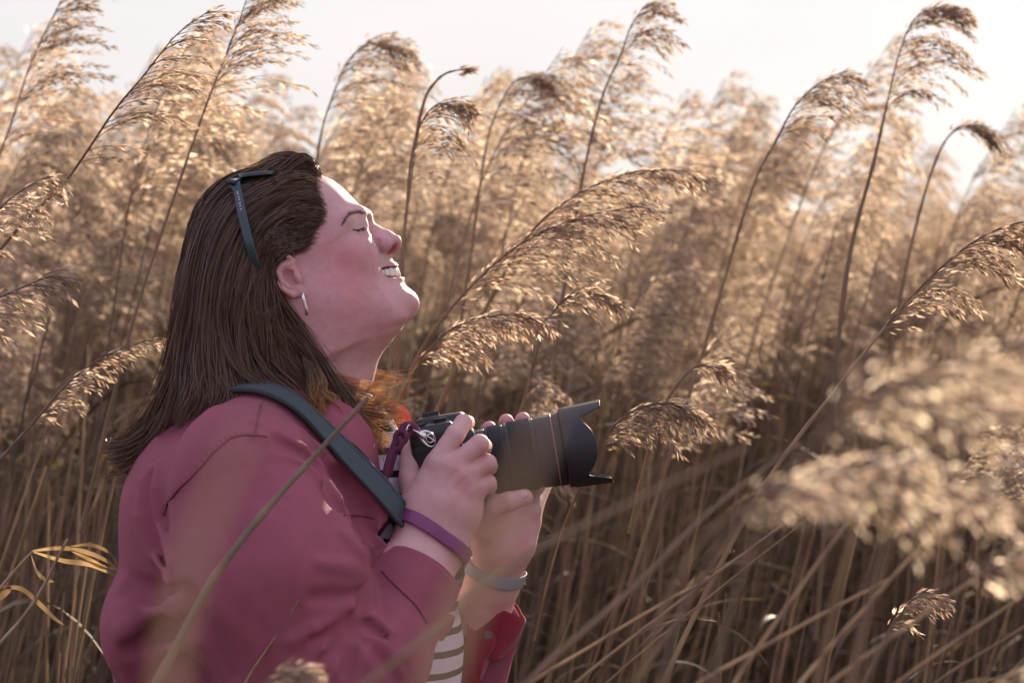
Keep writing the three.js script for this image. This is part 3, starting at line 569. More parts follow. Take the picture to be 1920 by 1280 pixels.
// --- the ear
const earField = (() => {
  const z0 = 0.074, P = (x, y, z) => at(x, y, z0 + z), e = [[556, 503, -0.004], [551, 490, 0.002], [538, 480, 0.007], [519, 478.5, 0.010], [504, 487, 0.012], [500, 502, 0.012], [506, 518, 0.012], [518, 533, 0.011], [534, 545, 0.009], [550, 553, 0.007]];
  const helix = chain(e.map((p) => P(...p)), [0.0022, 0.0026, 0.0030, 0.0032, 0.0034, 0.0032, 0.0030, 0.0028, 0.0030, 0.0040], 0.0006);
  const plate = ellR(P(530, 512, 0.0045), [0.0235, 0.0165, 0.0040], -0.95);
  const root = ellR(P(545, 520, -0.006), [0.024, 0.013, 0.011], -0.95);
  const anti = chain([P(545, 494, 0.006), P(528, 498, 0.0085), P(520, 510, 0.0095), P(527, 527, 0.009), P(541, 538, 0.008)], [0.0020, 0.0026, 0.0028, 0.0028, 0.0030], 0.0006);
  const concha = ellR(P(544, 520, 0.0085), [0.0105, 0.0072, 0.0085], -0.9);
  const scapha = chain([P(537, 489, 0.011), P(519, 492, 0.0135), P(511, 506, 0.014), P(520, 524, 0.0135)], [0.0022, 0.0028, 0.0028, 0.0018], 0.0006);
  const tragus = ellR(P(558, 521, 0.005), [0.0065, 0.0040, 0.0040], -1.0);
  const lobe = ellR(P(563, 548, 0.004), [0.0085, 0.0068, 0.0042], -0.6);
  return (x, y, z) => {
    let d = smin(plate(x, y, z), root(x, y, z), 0.006);
    d = smin(d, lobe(x, y, z), 0.006);
    d = smax(d, -scapha(x, y, z), 0.003); d = smax(d, -concha(x, y, z), 0.003);
    d = smin(d, helix(x, y, z), 0.0025); d = smin(d, anti(x, y, z), 0.003); d = smin(d, tragus(x, y, z), 0.004);
    return d;
  };
})();

// --- hands
function handField(spec) {
  const fingers = spec.fingers.map(({ p, r }) => chain(p.map((q) => at(...q)), r, 0.002));
  const palm = spec.palm.map(({ p, r }) => chain(p.map((q) => at(...q)), r, 0.01));
  const dips = (spec.dips ?? []).map(({ p, r }) => chain(p.map((q) => at(...q)), r, 0.003));
  const bumps = (spec.bumps ?? []).map(({ p, r }) => chain(p.map((q) => at(...q)), r, 0.003));
  return (x, y, z) => {
    let d = palm[0](x, y, z); for (let i = 1; i < palm.length; i++) d = smin(d, palm[i](x, y, z), spec.k ?? 0.02);
    let f = 1e3; for (const g of fingers) f = smin(f, g(x, y, z), 0.0022);
    d = smin(d, f, 0.009);
    for (const g of bumps) d = smin(d, g(x, y, z), 0.008);
    for (const g of dips) d = smax(d, -g(x, y, z), 0.004);
    return d;
  };
}
const RH = {
  fingers: [
    { p: [[822, 862, 0.094], [853, 815, 0.090], [869, 792, 0.076], [876, 792, 0.052]], r: [0.0122, 0.0110, 0.0100, 0.0088] },
    { p: [[852, 872, 0.099], [899, 832, 0.096], [906, 838, 0.070], [892, 846, 0.048]], r: [0.0118, 0.0108, 0.0100, 0.0085] },
    { p: [[868, 893, 0.098], [914, 868, 0.091], [917, 874, 0.064], [900, 880, 0.045]], r: [0.0116, 0.0104, 0.0098, 0.0085] },
    { p: [[874, 916, 0.094], [915, 905, 0.084], [917, 911, 0.058], [900, 915, 0.042]], r: [0.0112, 0.0096, 0.0090, 0.0080] },
    { p: [[785, 955, 0.082], [768, 897, 0.066], [771, 850, 0.048], [784, 818, 0.026]], r: [0.0160, 0.0128, 0.0115, 0.0092] },
  ],
  palm: [
    { p: [[780, 1010, 0.088], [790, 950, 0.088], [815, 880, 0.088]], r: [0.0225, 0.0215, 0.0150] },
    { p: [[808, 1010, 0.090], [825, 945, 0.092], [848, 880, 0.094]], r: [0.0235, 0.0220, 0.0155] },
    { p: [[826, 1020, 0.086], [852, 950, 0.088], [868, 900, 0.092]], r: [0.0225, 0.0210, 0.0150] },
    { p: [[835, 1030, 0.080], [868, 960, 0.078], [884, 918, 0.084]], r: [0.0190, 0.0190, 0.0150] },
    { p: [[800, 1000, 0.088], [760, 1070, 0.118], [690, 1180, 0.17]], r: [0.028, 0.033, 0.040] },
    { p: [[822, 1025, 0.078], [790, 1090, 0.105], [720, 1200, 0.16]], r: [0.026, 0.031, 0.040] },
  ],
  dips: [{ p: [[800, 905, 0.112], [825, 872, 0.112]], r: [0.002, 0.001] }, { p: [[838, 905, 0.118], [855, 885, 0.117]], r: [0.003, 0.0022] }, { p: [[855, 918, 0.117], [872, 900, 0.115]], r: [0.003, 0.002] }],
  bumps: [{ p: [[838, 870, 0.102], [834, 880, 0.101]], r: [0.0060, 0.004] }, { p: [[866, 884, 0.104], [860, 894, 0.103]], r: [0.0060, 0.004] }, { p: [[886, 908, 0.099], [880, 916, 0.099]], r: [0.0050, 0.004] }, { p: [[836, 878, 0.105], [820, 930, 0.110], [808, 985, 0.110]], r: [0.0030, 0.0024, 0.0010] }, { p: [[862, 892, 0.106], [840, 940, 0.110], [822, 985, 0.109]], r: [0.0028, 0.0022, 0.0010] }, { p: [[882, 915, 0.102], [862, 952, 0.105], [846, 990, 0.103]], r: [0.0026, 0.0022, 0.0010] }],
};
const LH = {
  fingers: [
    { p: [[905, 985, 0.030], [925, 950, 0.047], [955, 940, 0.051], [984, 932, 0.049]], r: [0.0165, 0.0130, 0.0115, 0.0096] },
    { p: [[985, 950, -0.035], [962, 890, -0.062], [930, 830, -0.064], [917, 803, -0.040]], r: [0.011, 0.0105, 0.0100, 0.0088] },
    { p: [[995, 948, -0.025], [985, 880, -0.062], [962, 820, -0.064], [949, 790, -0.038]], r: [0.011, 0.0105, 0.0100, 0.0090] },
    { p: [[1000, 948, -0.015], [1010, 880, -0.062], [994, 815, -0.064], [980, 786, -0.040]], r: [0.011, 0.0105, 0.0098, 0.0088] },
    { p: [[1000, 955, 0.000], [1022, 905, -0.055], [1020, 850, -0.064], [1012, 815, -0.055]], r: [0.010, 0.0095, 0.0090, 0.0080] },
  ],
  palm: [
    { p: [[945, 1020, -0.005], [955, 975, -0.008], [968, 945, -0.012]], r: [0.024, 0.026, 0.016] },
    { p: [[968, 1015, -0.010], [980, 970, -0.018], [988, 948, -0.022]], r: [0.020, 0.020, 0.013] },
    { p: [[920, 1020, 0.004], [915, 985, 0.018], [930, 955, 0.030]], r: [0.022, 0.021, 0.013] },
    { p: [[940, 1020, -0.008], [920, 1090, -0.03], [880, 1200, -0.07], [830, 1330, -0.11]], r: [0.0265, 0.0275, 0.035, 0.045] },
    { p: [[955, 1020, -0.012], [930, 1090, -0.036], [895, 1200, -0.08]], r: [0.0225, 0.0235, 0.030] },
  ],
  k: 0.02,
};
const rightHand = handField(RH), leftHand = handField(LH);
const handColor = (redder) => (x, y, z) => {
  let c = [0.60, 0.395, 0.365];
  const b = blotch(x, y, z, 60);
  c = mixc(c, [0.60, 0.29, 0.28], clamp(0.25 + 0.7 * b + redder(x, y, z), 0, 1));
  const k = 1 + 0.05 * blotch(x, y, z, 260);
  return [c[0] * k, c[1] * k, c[2] * k];
};
const RK = [at(838, 890, 0.11), at(870, 900, 0.11), at(862, 850, 0.11), at(905, 880, 0.10)];
const bodyField = (() => {
  const c = [cone(at(545, 800, 0), at(520, 1000, 0), 0.06, 0.13), cone(at(520, 1000, 0), at(520, 1300, 0), 0.13, 0.15), cone(at(520, 1300, 0), at(520, 1500, 0), 0.15, 0.15)];
  const sh = [-1, 1].flatMap((s) => [cone(at(525, 850, 0.02 * s), at(470, 920, 0.165 * s), 0.06, 0.058)]);
  const arm = chain([at(470, 920, 0.165), at(520, 1090, 0.185), at(600, 1280, 0.175), at(760, 1090, 0.118)], [0.058, 0.06, 0.05, 0.036], 0.02), armL = chain([at(480, 930, -0.165), at(560, 1130, -0.19), at(740, 1330, -0.16), at(880, 1200, -0.07)], [0.058, 0.055, 0.048, 0.036], 0.02);
  const legs = [-1, 1].map((s) => chain([V(-0.27, 0.92, 0.09 * s), V(-0.25, 0.5, 0.09 * s), V(-0.27, 0.1, 0.10 * s), V(-0.27, 0.05, 0.10 * s), V(-0.12, 0.04, 0.12 * s)], [0.085, 0.062, 0.045, 0.045, 0.04], 0.03));
  return (x, y, z) => { let d = 1e3; for (const g of [...c, ...sh, arm, armL, ...legs]) d = smin(d, g(x, y, z), 0.04); return d; };
})();
{
  const bits = [
    mesh3(headField, at(432, 720, 0).setZ(-0.085), at(800, 312, 0).setZ(0.085), 0.0021, faceColor),
    mesh3((x, y, z) => headField(x, y, z), at(480, 850, 0).setZ(-0.085), at(740, 715, 0).setZ(0.085), 0.004, skinColor),
    mesh3(earField, at(482, 575, 0).setZ(0.055), at(594, 464, 0).setZ(0.100), 0.0011, (x, y, z) => mixc(skinColor(x, y, z), [0.58, 0.27, 0.24], 0.35)),
    mesh3((x, y, z) => earField(x, y, -z), at(482, 575, 0).setZ(-0.100), at(594, 464, 0).setZ(-0.055), 0.0025, skinColor),
    mesh3(rightHand, at(640, 1240, 0).setZ(0.0), at(945, 755, 0).setZ(0.215), 0.0028, handColor((x, y, z) => RK.reduce((s, p) => s + 0.35 * near(p, x, y, z, 0.016), 0))),
    mesh3(leftHand, at(820, 1240, 0).setZ(-0.13), at(1045, 765, 0).setZ(0.075), 0.0030, handColor((x, y, z) => y > at(0, 830, 0).y ? 0.9 : 0.15)),  // fingers over the lens painted redder for sun shining through them
    mesh3(bodyField, V(-0.5, -0.02, -0.3), V(0.05, 1.34, 0.3), 0.016, skinColor),
  ];
  part('body', mergeGeometries(bits), M_SKIN, person);
}
// nails of the hand under the lens
{
  const g = new THREE.SphereGeometry(1, 16, 12); g.scale(0.0062, 0.0014, 0.0050);
  const n = part('nail', g, mat({ rgb: [0.62, 0.42, 0.38], roughness: 0.28 }), person); n.position.copy(at(980, 926, 0.0572)); n.rotation.set(1.15, 0, 0.14);
}
// teeth, one by one along the upper arch
{
  const m = mat({ rgb: [0.74, 0.67, 0.56], roughness: 0.25, clearcoat: 0.5, clearcoatRoughness: 0.2 });
  const arch = [[747.5, 510.5, 0.0022], [743.5, 510.8, 0.0095], [736.5, 511.2, 0.0150], [728, 512, 0.0188], [719.5, 512.4, 0.0216], [712, 512.4, 0.0238]];
  for (const s of [1, -1]) arch.forEach(([px, py, z], i) => {
    const c = at(px, py, 0), h = [0.0062, 0.0056, 0.0056, 0.0048, 0.0042, 0.0036][i], w = [0.0046, 0.0040, 0.0042, 0.0038, 0.0036, 0.0034][i];
    const g = new THREE.SphereGeometry(1, 14, 12), p = g.attributes.position;
    for (let k = 0; k < p.count; k++) { const q = V(p.getX(k), p.getY(k), p.getZ(k)); const f = (v) => Math.sign(v) * Math.pow(Math.abs(v), 0.62); p.setXYZ(k, f(q.x) * 0.0026, f(q.y) * h, f(q.z) * w); }
    g.computeVertexNormals();
    const t = part('tooth', g, m, person); t.position.set(c.x - 0.0012, c.y, z * s); t.rotation.set(0, -s * [0.12, 0.5, 0.8, 0.95, 1.05, 1.1][i], 0.34);
  });
}
// lashes and brow
{
  const lash = new Mesher(), R = rng(5);
  for (const s of [1, -1]) {
    const line = [[661, 429.5, 0], [665, 430.5, 0], [671, 430.8, 0], [678, 428.5, 0], [682, 425.5, 0]].map(([x, y]) => { const p = onField(headField, x, y); p.z = (p.z + 0.0006) * s; return p; });
    const C = curveOf(line); lash.tube(C.getPoints(14), (t) => 0.0006 * Math.sin(Math.PI * clamp(t * 0.9 + 0.08, 0, 1)) + 0.0001, 5, [0.03, 0.018, 0.012]);
    for (let i = 0; i < 26; i++) { const t = 0.25 + 0.75 * R(), p = C.getPoint(t), d = V(0.75 + 0.3 * (t - 0.5), -0.45 - 0.3 * R(), s * (0.7 - 0.5 * t)).normalize(), L = 0.0035 + 0.003 * R(); lash.tube([p, p.clone().addScaledVector(d, L * 0.5), p.clone().addScaledVector(d, L).add(V(0.0006, 0.0009, 0))], (u) => 0.00022 * (1 - u * 0.7), 3, [0.02, 0.012, 0.01]); }
  }
  part('eyelash', lash.geometry(), mat({ vertexColors: true, roughness: 0.6 }), person);
  const eb = new Mesher();
  for (const s of [1, -1]) for (let i = 0; i < 150; i++) {
    const t = R(), C = [[684, 400], [670, 398], [657, 401.5], [648, 409], [643, 416.5]], u = t * 4, k = Math.min(3, Math.floor(u)), e = u - k, wd = (1 - t * 0.5) * 6.0;
    const x = lerp(C[k][0], C[k + 1][0], e) + (R() - 0.5) * wd, y = lerp(C[k][1], C[k + 1][1], e) + (R() - 0.5) * wd, p = onField(headField, x, y), n = gradAt(headField, p);
    const d = V((C[k + 1][0] - C[k][0]), -(C[k + 1][1] - C[k][1]) + 2 * (R() - 0.3), -2.5).normalize(); d.addScaledVector(n, -d.dot(n) + 0.22).normalize();
    const L = 0.0045 + 0.003 * R(), a = p.clone(), b = p.clone().addScaledVector(d, L); a.z *= s; b.z *= s;
    eb.tube([a, b], (q) => 0.00018 * (1.1 - q), 3, [0.26, 0.135, 0.10]);
  }
  part('eyebrow', eb.geometry(), mat({ vertexColors: true, roughness: 0.6 }), person);
}
// ---------------------------------------------------------------- clothes
function weave(scale, seed, rep) {
  const N = 256, d = new Uint8Array(N * N * 4), R = rng(seed);
  for (let y = 0; y < N; y++) for (let x = 0; x < N; x++) { const v = 128 + 50 * Math.sin((x + y) * Math.PI / 4) * (0.6 + 0.4 * R()) + (R() - 0.5) * 60 * scale, i = (y * N + x) * 4; d[i] = d[i + 1] = d[i + 2] = clamp(v, 0, 255); d[i + 3] = 255; }
  const t = new THREE.DataTexture(d, N, N); t.wrapS = t.wrapT = THREE.RepeatWrapping; t.magFilter = THREE.LinearFilter; t.repeat.set(rep, rep); t.needsUpdate = true; return t;
}
const CLOTH_BUMP = weave(1, 11, 12);
const C_SHIRT = [0.30, 0.080, 0.115];
const M_SHIRT = mat({ rgb: [1, 1, 1], vertexColors: true, roughness: 0.85, sheen: 0.5, sheenRoughness: 0.5, sheenColor: new THREE.Color(0.55, 0.22, 0.38), bumpMap: CLOTH_BUMP, bumpScale: 0.0003 });
const M_BACKLIT = mat({ rgb: [0.52, 0.035, 0.06], roughness: 1, transmission: 0.42, thickness: 0 });  // shirt cloth painted brighter red for sun shining through
const M_COLLAR = mat({ rgb: [0.36, 0.030, 0.05], roughness: 1, transmission: 0.35, thickness: 0 });  // far collar: back light painted in as a redder shirt colour
const M_CUFF = mat({ rgb: [0.33, 0.025, 0.045], roughness: 1, transmission: 0.3, thickness: 0 });  // far cuff: redder than the shirt, painting in light coming through
const M_SEAM = mat({ rgb: [0.20, 0.045, 0.074], roughness: 0.9 });
// a thin sheet of cloth through rows of points, with a turned edge
function sheet(rows, nu = 18, nv = 8, wob = 0, seed = 1, tintOf = C_SHIRT) {
  const C = rows.map((r) => pathOf(r)), m = new Mesher(), id = [];
  for (let i = 0; i <= nu; i++) { const col = curveOf(C.map((c) => c.getPoint(i / nu))); id.push([]); for (let j = 0; j <= nv; j++) { const p = col.getPoint(j / nv), w = wob * noise3(i * 0.45 + seed, j * 0.5, seed); id[i].push(m.v(p.x + w * 0.6, p.y + w * 0.4, p.z + w, tintOf, i / nu * 0.1, j / nv * 0.06)); } }
  for (let i = 0; i < nu; i++) for (let j = 0; j < nv; j++) m.quad(id[i][j], id[i + 1][j], id[i + 1][j + 1], id[i][j + 1]);
  return m.geometry();
}
const torsoField = (() => {
  const e1 = ell(at(507, 972, 0), [0.157, 0.166, 0.166]), e2 = ell(at(515, 1240, 0), [0.188, 0.26, 0.165]), back = ell(at(400, 985, 0.03), [0.098, 0.112, 0.14]);
  const neckB = cone(at(545, 775, 0), at(520, 880, 0), 0.064, 0.10), bust = ell(at(664, 1000, 0.066), [0.070, 0.086, 0.070]);
  const sh = cone(at(520, 795, 0.045), at(452, 872, 0.158), 0.045, 0.070), shL = cone(at(520, 795, -0.045), at(470, 890, -0.155), 0.045, 0.070);
  const billow = ell(at(275, 1165, 0.02), [0.048, 0.075, 0.13]);
  return (x, y, z) => { let d = smin(e1(x, y, z), e2(x, y, z), 0.05); d = smin(d, neckB(x, y, z), 0.04); d = smin(d, sh(x, y, Math.max(z, -1)), 0.05); d = smin(d, shL(x, y, z), 0.05); d = smin(d, back(x, y, z), 0.04); d = smin(d, billow(x, y, z), 0.012); return smin(d, bust(x, y, Math.abs(z)), 0.04); };
})();
const FORE_A = at(800, 1058, 0.108), FORE_B = at(720, 1170, 0.150), foreAxis = FORE_A.clone().sub(FORE_B).normalize();
const sleeveField = (() => {
  const up = chain([at(462, 912, 0.172), at(505, 1085, 0.198), at(585, 1290, 0.20)], [0.086, 0.104, 0.092], 0.02);
  const fore = chain([at(600, 1330, 0.20), at(690, 1225, 0.168), at(748, 1135, 0.138), at(806, 1050, 0.105)], [0.083, 0.069, 0.053, 0.0465], 0.01);
  return { up, fore };
})();
const leftSleeve = chain([at(490, 930, -0.165), at(560, 1140, -0.2), at(740, 1345, -0.17), at(860, 1262, -0.10), at(905, 1180, -0.066)], [0.08, 0.09, 0.078, 0.056, 0.047], 0.015);
const plainShirt = (x, y, z) => {
  let d = torsoField(x, y, z);
  d = smin(d, smax(sleeveField.up(x, y, z), 0.835 - y, 0.01), 0.012);
  const f = sleeveField.fore(x, y, z);
  d = smin(d, f, 0.007);
  return smin(d, leftSleeve(x, y, z), 0.03);
};
const creases = [], ridges = [];
{
  const groove = (pts, r, k = 0.010, out = 0.4) => { const p = pts.map(([a, b]) => { const q = onField(plainShirt, a, b); return q.addScaledVector(gradAt(plainShirt, q), out * r); }); creases.push([chain(p, p.map((_, i) => 1.45 * r * (i === p.length - 1 ? 0.35 : 1)), 0.001), k]); };
  const ridge = (pts, r, k = 0.012, sink = 0.35) => { const p = pts.map(([a, b]) => { const q = onField(plainShirt, a, b); return q.addScaledVector(gradAt(plainShirt, q), -sink * r); }); ridges.push([chain(p, p.map((_, i) => 1.4 * r * (i === 0 || i === p.length - 1 ? 0.45 : 1)), 0.001), k]); };
  // inside of the elbow
  groove([[662, 1166], [628, 1184], [585, 1200]], 0.0050); groove([[660, 1172], [632, 1212], [602, 1240]], 0.0050); groove([[661, 1176], [652, 1215], [645, 1258]], 0.0046); groove([[664, 1172], [672, 1190], [682, 1205]], 0.0046); groove([[668, 1166], [690, 1172], [720, 1195]], 0.0036);
  groove([[648, 900], [680, 955], [698, 1005]], 0.0100, 0.008, 0.0); groove([[690, 1085], [684, 1125], [664, 1168]], 0.0060, 0.008, 0.2); ridge([[618, 905], [652, 975], [676, 1040], [684, 1092]], 0.0090, 0.02, 0.5);
  ridge([[670, 1150], [700, 1160], [730, 1188], [752, 1222]], 0.0060); ridge([[640, 1195], [612, 1222], [585, 1262]], 0.0055); ridge([[656, 1205], [628, 1262], [622, 1300]], 0.0055); ridge([[676, 1200], [680, 1240], [668, 1285]], 0.0055);
  ridge([[628, 1168], [590, 1182], [550, 1200]], 0.0050);
  // front of the shoulder
  ridge([[482, 786], [556, 833], [602, 862], [621, 900], [634, 958]], 0.0050); ridge([[482, 818], [546, 844], [586, 877], [617, 922]], 0.0045); ridge([[560, 800], [611, 848], [646, 900], [668, 958]], 0.0040); ridge([[630, 842], [668, 900], [700, 960], [712, 1010]], 0.0036); ridge([[652, 960], [672, 1010], [690, 1050]], 0.0045);
  groove([[520, 826], [575, 856], [610, 895], [628, 950]], 0.0036); groove([[585, 836], [632, 890], [655, 955], [676, 1010]], 0.0040); groove([[618, 930], [650, 965], [672, 1020], [690, 1075]], 0.0060, 0.012);
  // back and under the arm
  ridge([[296, 872], [290, 920], [296, 985], [322, 1060]], 0.0045); ridge([[262, 905], [262, 970], [285, 1040], [318, 1098]], 0.0050); groove([[280, 890], [276, 950], [290, 1010]], 0.0036);
  groove([[238, 1103], [290, 1108], [342, 1104]], 0.0060, 0.016); ridge([[232, 1180], [280, 1150], [345, 1128]], 0.0070, 0.02); groove([[240, 1220], [290, 1185], [360, 1158]], 0.0050, 0.016); groove([[352, 1120], [384, 1185], [432, 1265]], 0.0085, 0.014, 0.1); ridge([[245, 1275], [300, 1220], [368, 1200]], 0.0060, 0.018);
  // forearm
  ridge([[700, 1190], [735, 1230], [750, 1262]], 0.0040);
  ridge([[600, 1055], [650, 1062], [684, 1072]], 0.0035); ridge([[640, 1000], [668, 1030], [684, 1060]], 0.0035); groove([[590, 1120], [640, 1118], [680, 1108]], 0.0030, 0.014);
}
const shirtField = (x, y, z) => {
  let d = plainShirt(x, y, z);
  if (d > 0.05 || d < -0.05) return d;
  for (const [g, k] of ridges) { const v = g(x, y, z); if (v < 0.02) d = smin(d, v, k); }
  for (const [g, k] of creases) { const v = g(x, y, z); if (v < 0.02) d = smax(d, -v, k); }
  d += 0.0030 * noise3(x * 16 + y * 7, y * 9 - x * 6, z * 12) + 0.0014 * noise3(x * 42 + y * 20, y * 26, z * 30) + 0.0022 * noise3(x * 6, y * 6, z * 6 + 4);
  // open down the front
  const w = 0.060 + 0.034 * sstep(1.16, 1.24, y);
  d = smax(d, Math.min(w - Math.abs(z), x - at(610, 0, 0).x), 0.004);
  // ends of the sleeves
  const f = (x - FORE_A.x) * foreAxis.x + (y - FORE_A.y) * foreAxis.y + (z - FORE_A.z) * foreAxis.z;
  const nearFore = sleeveField.fore(x, y, z) < 0.02;
  if (nearFore && f > -0.09) d = smax(d, f + 0.012, 0.004);
  return smax(d, 0.80 - y, 0.01);
};
{
  const col = (x, y, z) => { const k = 1 + 0.06 * noise3(x * 30, y * 30, z * 30) + 0.05 * noise3(x * 160, y * 160, z * 160); return [C_SHIRT[0] * k, C_SHIRT[1] * k, C_SHIRT[2] * k]; };
  const shirt = part('shirt', mesh3(shirtField, V(-0.53, 0.78, -0.31), V(0.03, 1.37, 0.32), 0.0042, col, 1 / 0.1), M_SHIRT, person);
  const seam = (list, r, off = 0.0006) => part('seam', (() => { const m = new Mesher(), pts = list.map(([a, b]) => { const q = onField(shirtField, a, b); return q.addScaledVector(gradAt(shirtField, q, 0.004), off); }); m.tube(curveOf(pts).getPoints(60), r, 5, [1, 1, 1]); return m.geometry(); })(), M_SEAM, shirt);
  seam([[306, 966], [312, 948], [321, 934], [336, 915], [356, 897], [378, 873], [398, 850], [416, 834], [433, 821], [447, 817], [462, 815.5], [480, 816], [500, 819]], 0.0012);
  seam([[490, 757], [484, 780], [480, 800], [479, 815]], 0.0009);
  seam([[716, 1070], [730, 1086], [752, 1108], [780, 1136], [800, 1168]], 0.0010);
  seam([[645, 966], [670, 967], [697, 970], [718, 982]], 0.0009);
  // puckers along the armhole
  for (let i = 0; i < 22; i++) { const t = i / 21, p = pathOf([[306, 966, 0], [321, 934, 0], [356, 897, 0], [398, 850, 0], [433, 821, 0], [480, 816, 0]]).getPoint(t), px = 960 + p.x / PX, py = 640 - (p.y - EYE) / PX; const a = onField(shirtField, px - 2, py - 2), b = onField(shirtField, px - 7, py - 8); const m = new Mesher(); m.tube([a, a.clone().lerp(b, 0.5).add(V(0, 0, 0.0006)), b], (u) => 0.0007 * (1 - u * 0.8), 5, [1, 1, 1]); part('stitch', m.geometry(), M_SEAM, shirt); }
  // cuff of the near sleeve: a ring of doubled cloth
  const ring = (name, c, ax, r0, r1, len, squash, m, wob, toward = V(0, 0, 1), th = 0.0022) => {
    const u = toward.clone().addScaledVector(ax, -toward.dot(ax)).normalize(), v = V(0, 0, 0).crossVectors(ax, u), M = new Mesher(), N = 56, prof = [[0, 0], [0.15, 0.6], [0.5, 0.4], [0.9, 0.6], [1, 0.2], [0.99, -0.6], [0.5, -1], [0, -1]];
    let prev = null;
    for (const [t, o] of prof) { const row = []; for (let i = 0; i < N; i++) { const a = i / N * 2 * Math.PI, r = lerp(r0, r1, t) + o * th + wob * noise3(Math.cos(a) * 2 + 5, Math.sin(a) * 2, t * 1.5), s = t * len + wob * 1.2 * Math.sin(a * 2 + 1) * t, p = c.clone().addScaledVector(u, Math.cos(a) * r * squash).addScaledVector(v, Math.sin(a) * r).addScaledVector(ax, s); row.push(M.v(p.x, p.y, p.z, C_SHIRT, i / N * 3, t * 0.5)); } if (prev) for (let i = 0; i < N; i++) M.quad(prev[i], prev[(i + 1) % N], row[(i + 1) % N], row[i]); prev = row; }
    return part(name, M.geometry(), m, person);
  };
  const ax = foreAxis.clone().add(V(0, 0, 0.10)).normalize();
  ring('cuff', at(752, 1134, 0.134), ax, 0.0490, 0.0455, 0.050, 0.92, M_SHIRT, 0.0018);
  // cuff of the far sleeve, unbuttoned and lit through
  const lc = ring('cuff', at(893, 1205, -0.072), V(0.34, 0.92, 0.16).normalize(), 0.044, 0.049, 0.055, 0.95, M_CUFF, 0.006, V(0, 0, 1), 0.0015);
  const b = new THREE.CylinderGeometry(0.0052, 0.0052, 0.0022, 20), bp = part('button', b, mat({ rgb: [0.14, 0.07, 0.05], roughness: 0.3 }), lc); bp.position.copy(at(916, 1190, -0.022)); bp.rotation.x = Math.PI / 2 - 0.15;
  part('far_sleeve_panel', sheet([[[876, 1124, -0.03], [900, 1150, -0.028], [932, 1172, -0.028], [950, 1160, -0.05]], [[872, 1190, -0.025], [895, 1205, -0.022], [915, 1225, -0.024], [935, 1205, -0.05]], [[862, 1290, -0.03], [878, 1292, -0.028], [893, 1285, -0.03], [915, 1245, -0.06]]], 18, 10, 0.003, 4), M_CUFF, person);
  // collar: the far wing stands up and is lit from behind, the near one lies under the hair
  const coll = part('collar', sheet([[[600, 742, -0.066], [660, 728, -0.070], [708, 742, -0.066], [738, 752, -0.060], [760, 765, -0.052], [772, 790, -0.043], [771, 826, -0.036]], [[600, 775, -0.066], [660, 770, -0.068], [705, 782, -0.062], [732, 797, -0.055], [748, 812, -0.046], [757, 828, -0.040], [762, 842, -0.034]], [[600, 815, -0.060], [660, 812, -0.060], [700, 825, -0.052], [722, 840, -0.046], [738, 855, -0.040], [748, 868, -0.034], [754, 878, -0.030]]], 26, 10, 0.003, 2), M_COLLAR, person);
  part('placket', sheet([[[700, 790, -0.055], [712, 830, -0.050], [730, 870, -0.044], [752, 905, -0.040]], [[735, 800, -0.045], [745, 835, -0.040], [757, 868, -0.036], [772, 900, -0.032]]], 16, 6, 0.001, 7), M_BACKLIT, person);
  part('collar', sheet([[[560, 738, 0.074], [615, 742, 0.082], [660, 764, 0.082], [692, 800, 0.076], [708, 838, 0.070]], [[560, 790, 0.098], [615, 800, 0.106], [655, 826, 0.104], [690, 858, 0.094], [714, 895, 0.080]]], 16, 6, 0.001, 3), M_SHIRT, person);
  // near front edge of the open shirt, below the forearm
  part('placket', sheet([[[838, 1148, 0.050], [852, 1156, 0.050], [846, 1178, 0.052], [838, 1190, 0.054]], [[815, 1180, 0.062], [825, 1195, 0.060], [822, 1215, 0.060], [812, 1228, 0.060]], [[780, 1260, 0.075], [790, 1268, 0.072], [790, 1280, 0.07], [770, 1300, 0.07]]], 12, 8, 0.001, 9), M_SHIRT, person);
}
// striped shirt underneath
{
  const N = 64, d = new Uint8Array(N * 4 * 4), S = 0.0245;
  for (let y = 0; y < N; y++) for (let x = 0; x < 4; x++) { const i = (y * 4 + x) * 4, s = y / N < 0.30; d[i] = s ? 34 : 214; d[i + 1] = s ? 24 : 208; d[i + 2] = s ? 34 : 216; d[i + 3] = 255; }
  const t = new THREE.DataTexture(d, 4, N); t.wrapS = t.wrapT = THREE.RepeatWrapping; t.magFilter = THREE.LinearFilter; t.colorSpace = THREE.SRGBColorSpace; t.needsUpdate = true;
  const c1 = ell(at(632, 955, 0), [0.093, 0.15, 0.088]), c2 = ell(at(610, 1225, 0), [0.160, 0.21, 0.12]), n = cone(at(580, 780, 0), at(600, 880, 0), 0.044, 0.06);
  const f = (x, y, z) => smax(smin(smin(c1(x, y, z), c2(x, y, z), 0.05), n(x, y, z), 0.04) + 0.002 * noise3(x * 25, y * 18, z * 25) + 0.0012 * noise3(x * 60, y * 60, z * 40), 0.82 - y, 0.01);
  const g = mesh3(f, V(-0.33, 0.80, -0.13), V(-0.03, 1.36, 0.13), 0.005), p = g.attributes.position, u = g.attributes.uv;
  for (let i = 0; i < p.count; i++) u.setXY(i, 0.5, (p.getY(i) + 0.18 * p.getX(i) + 0.10 * p.getZ(i)) / S);
  part('striped_shirt', g, mat({ rgb: [1, 1, 1], map: t, roughness: 0.9 }), person);
}
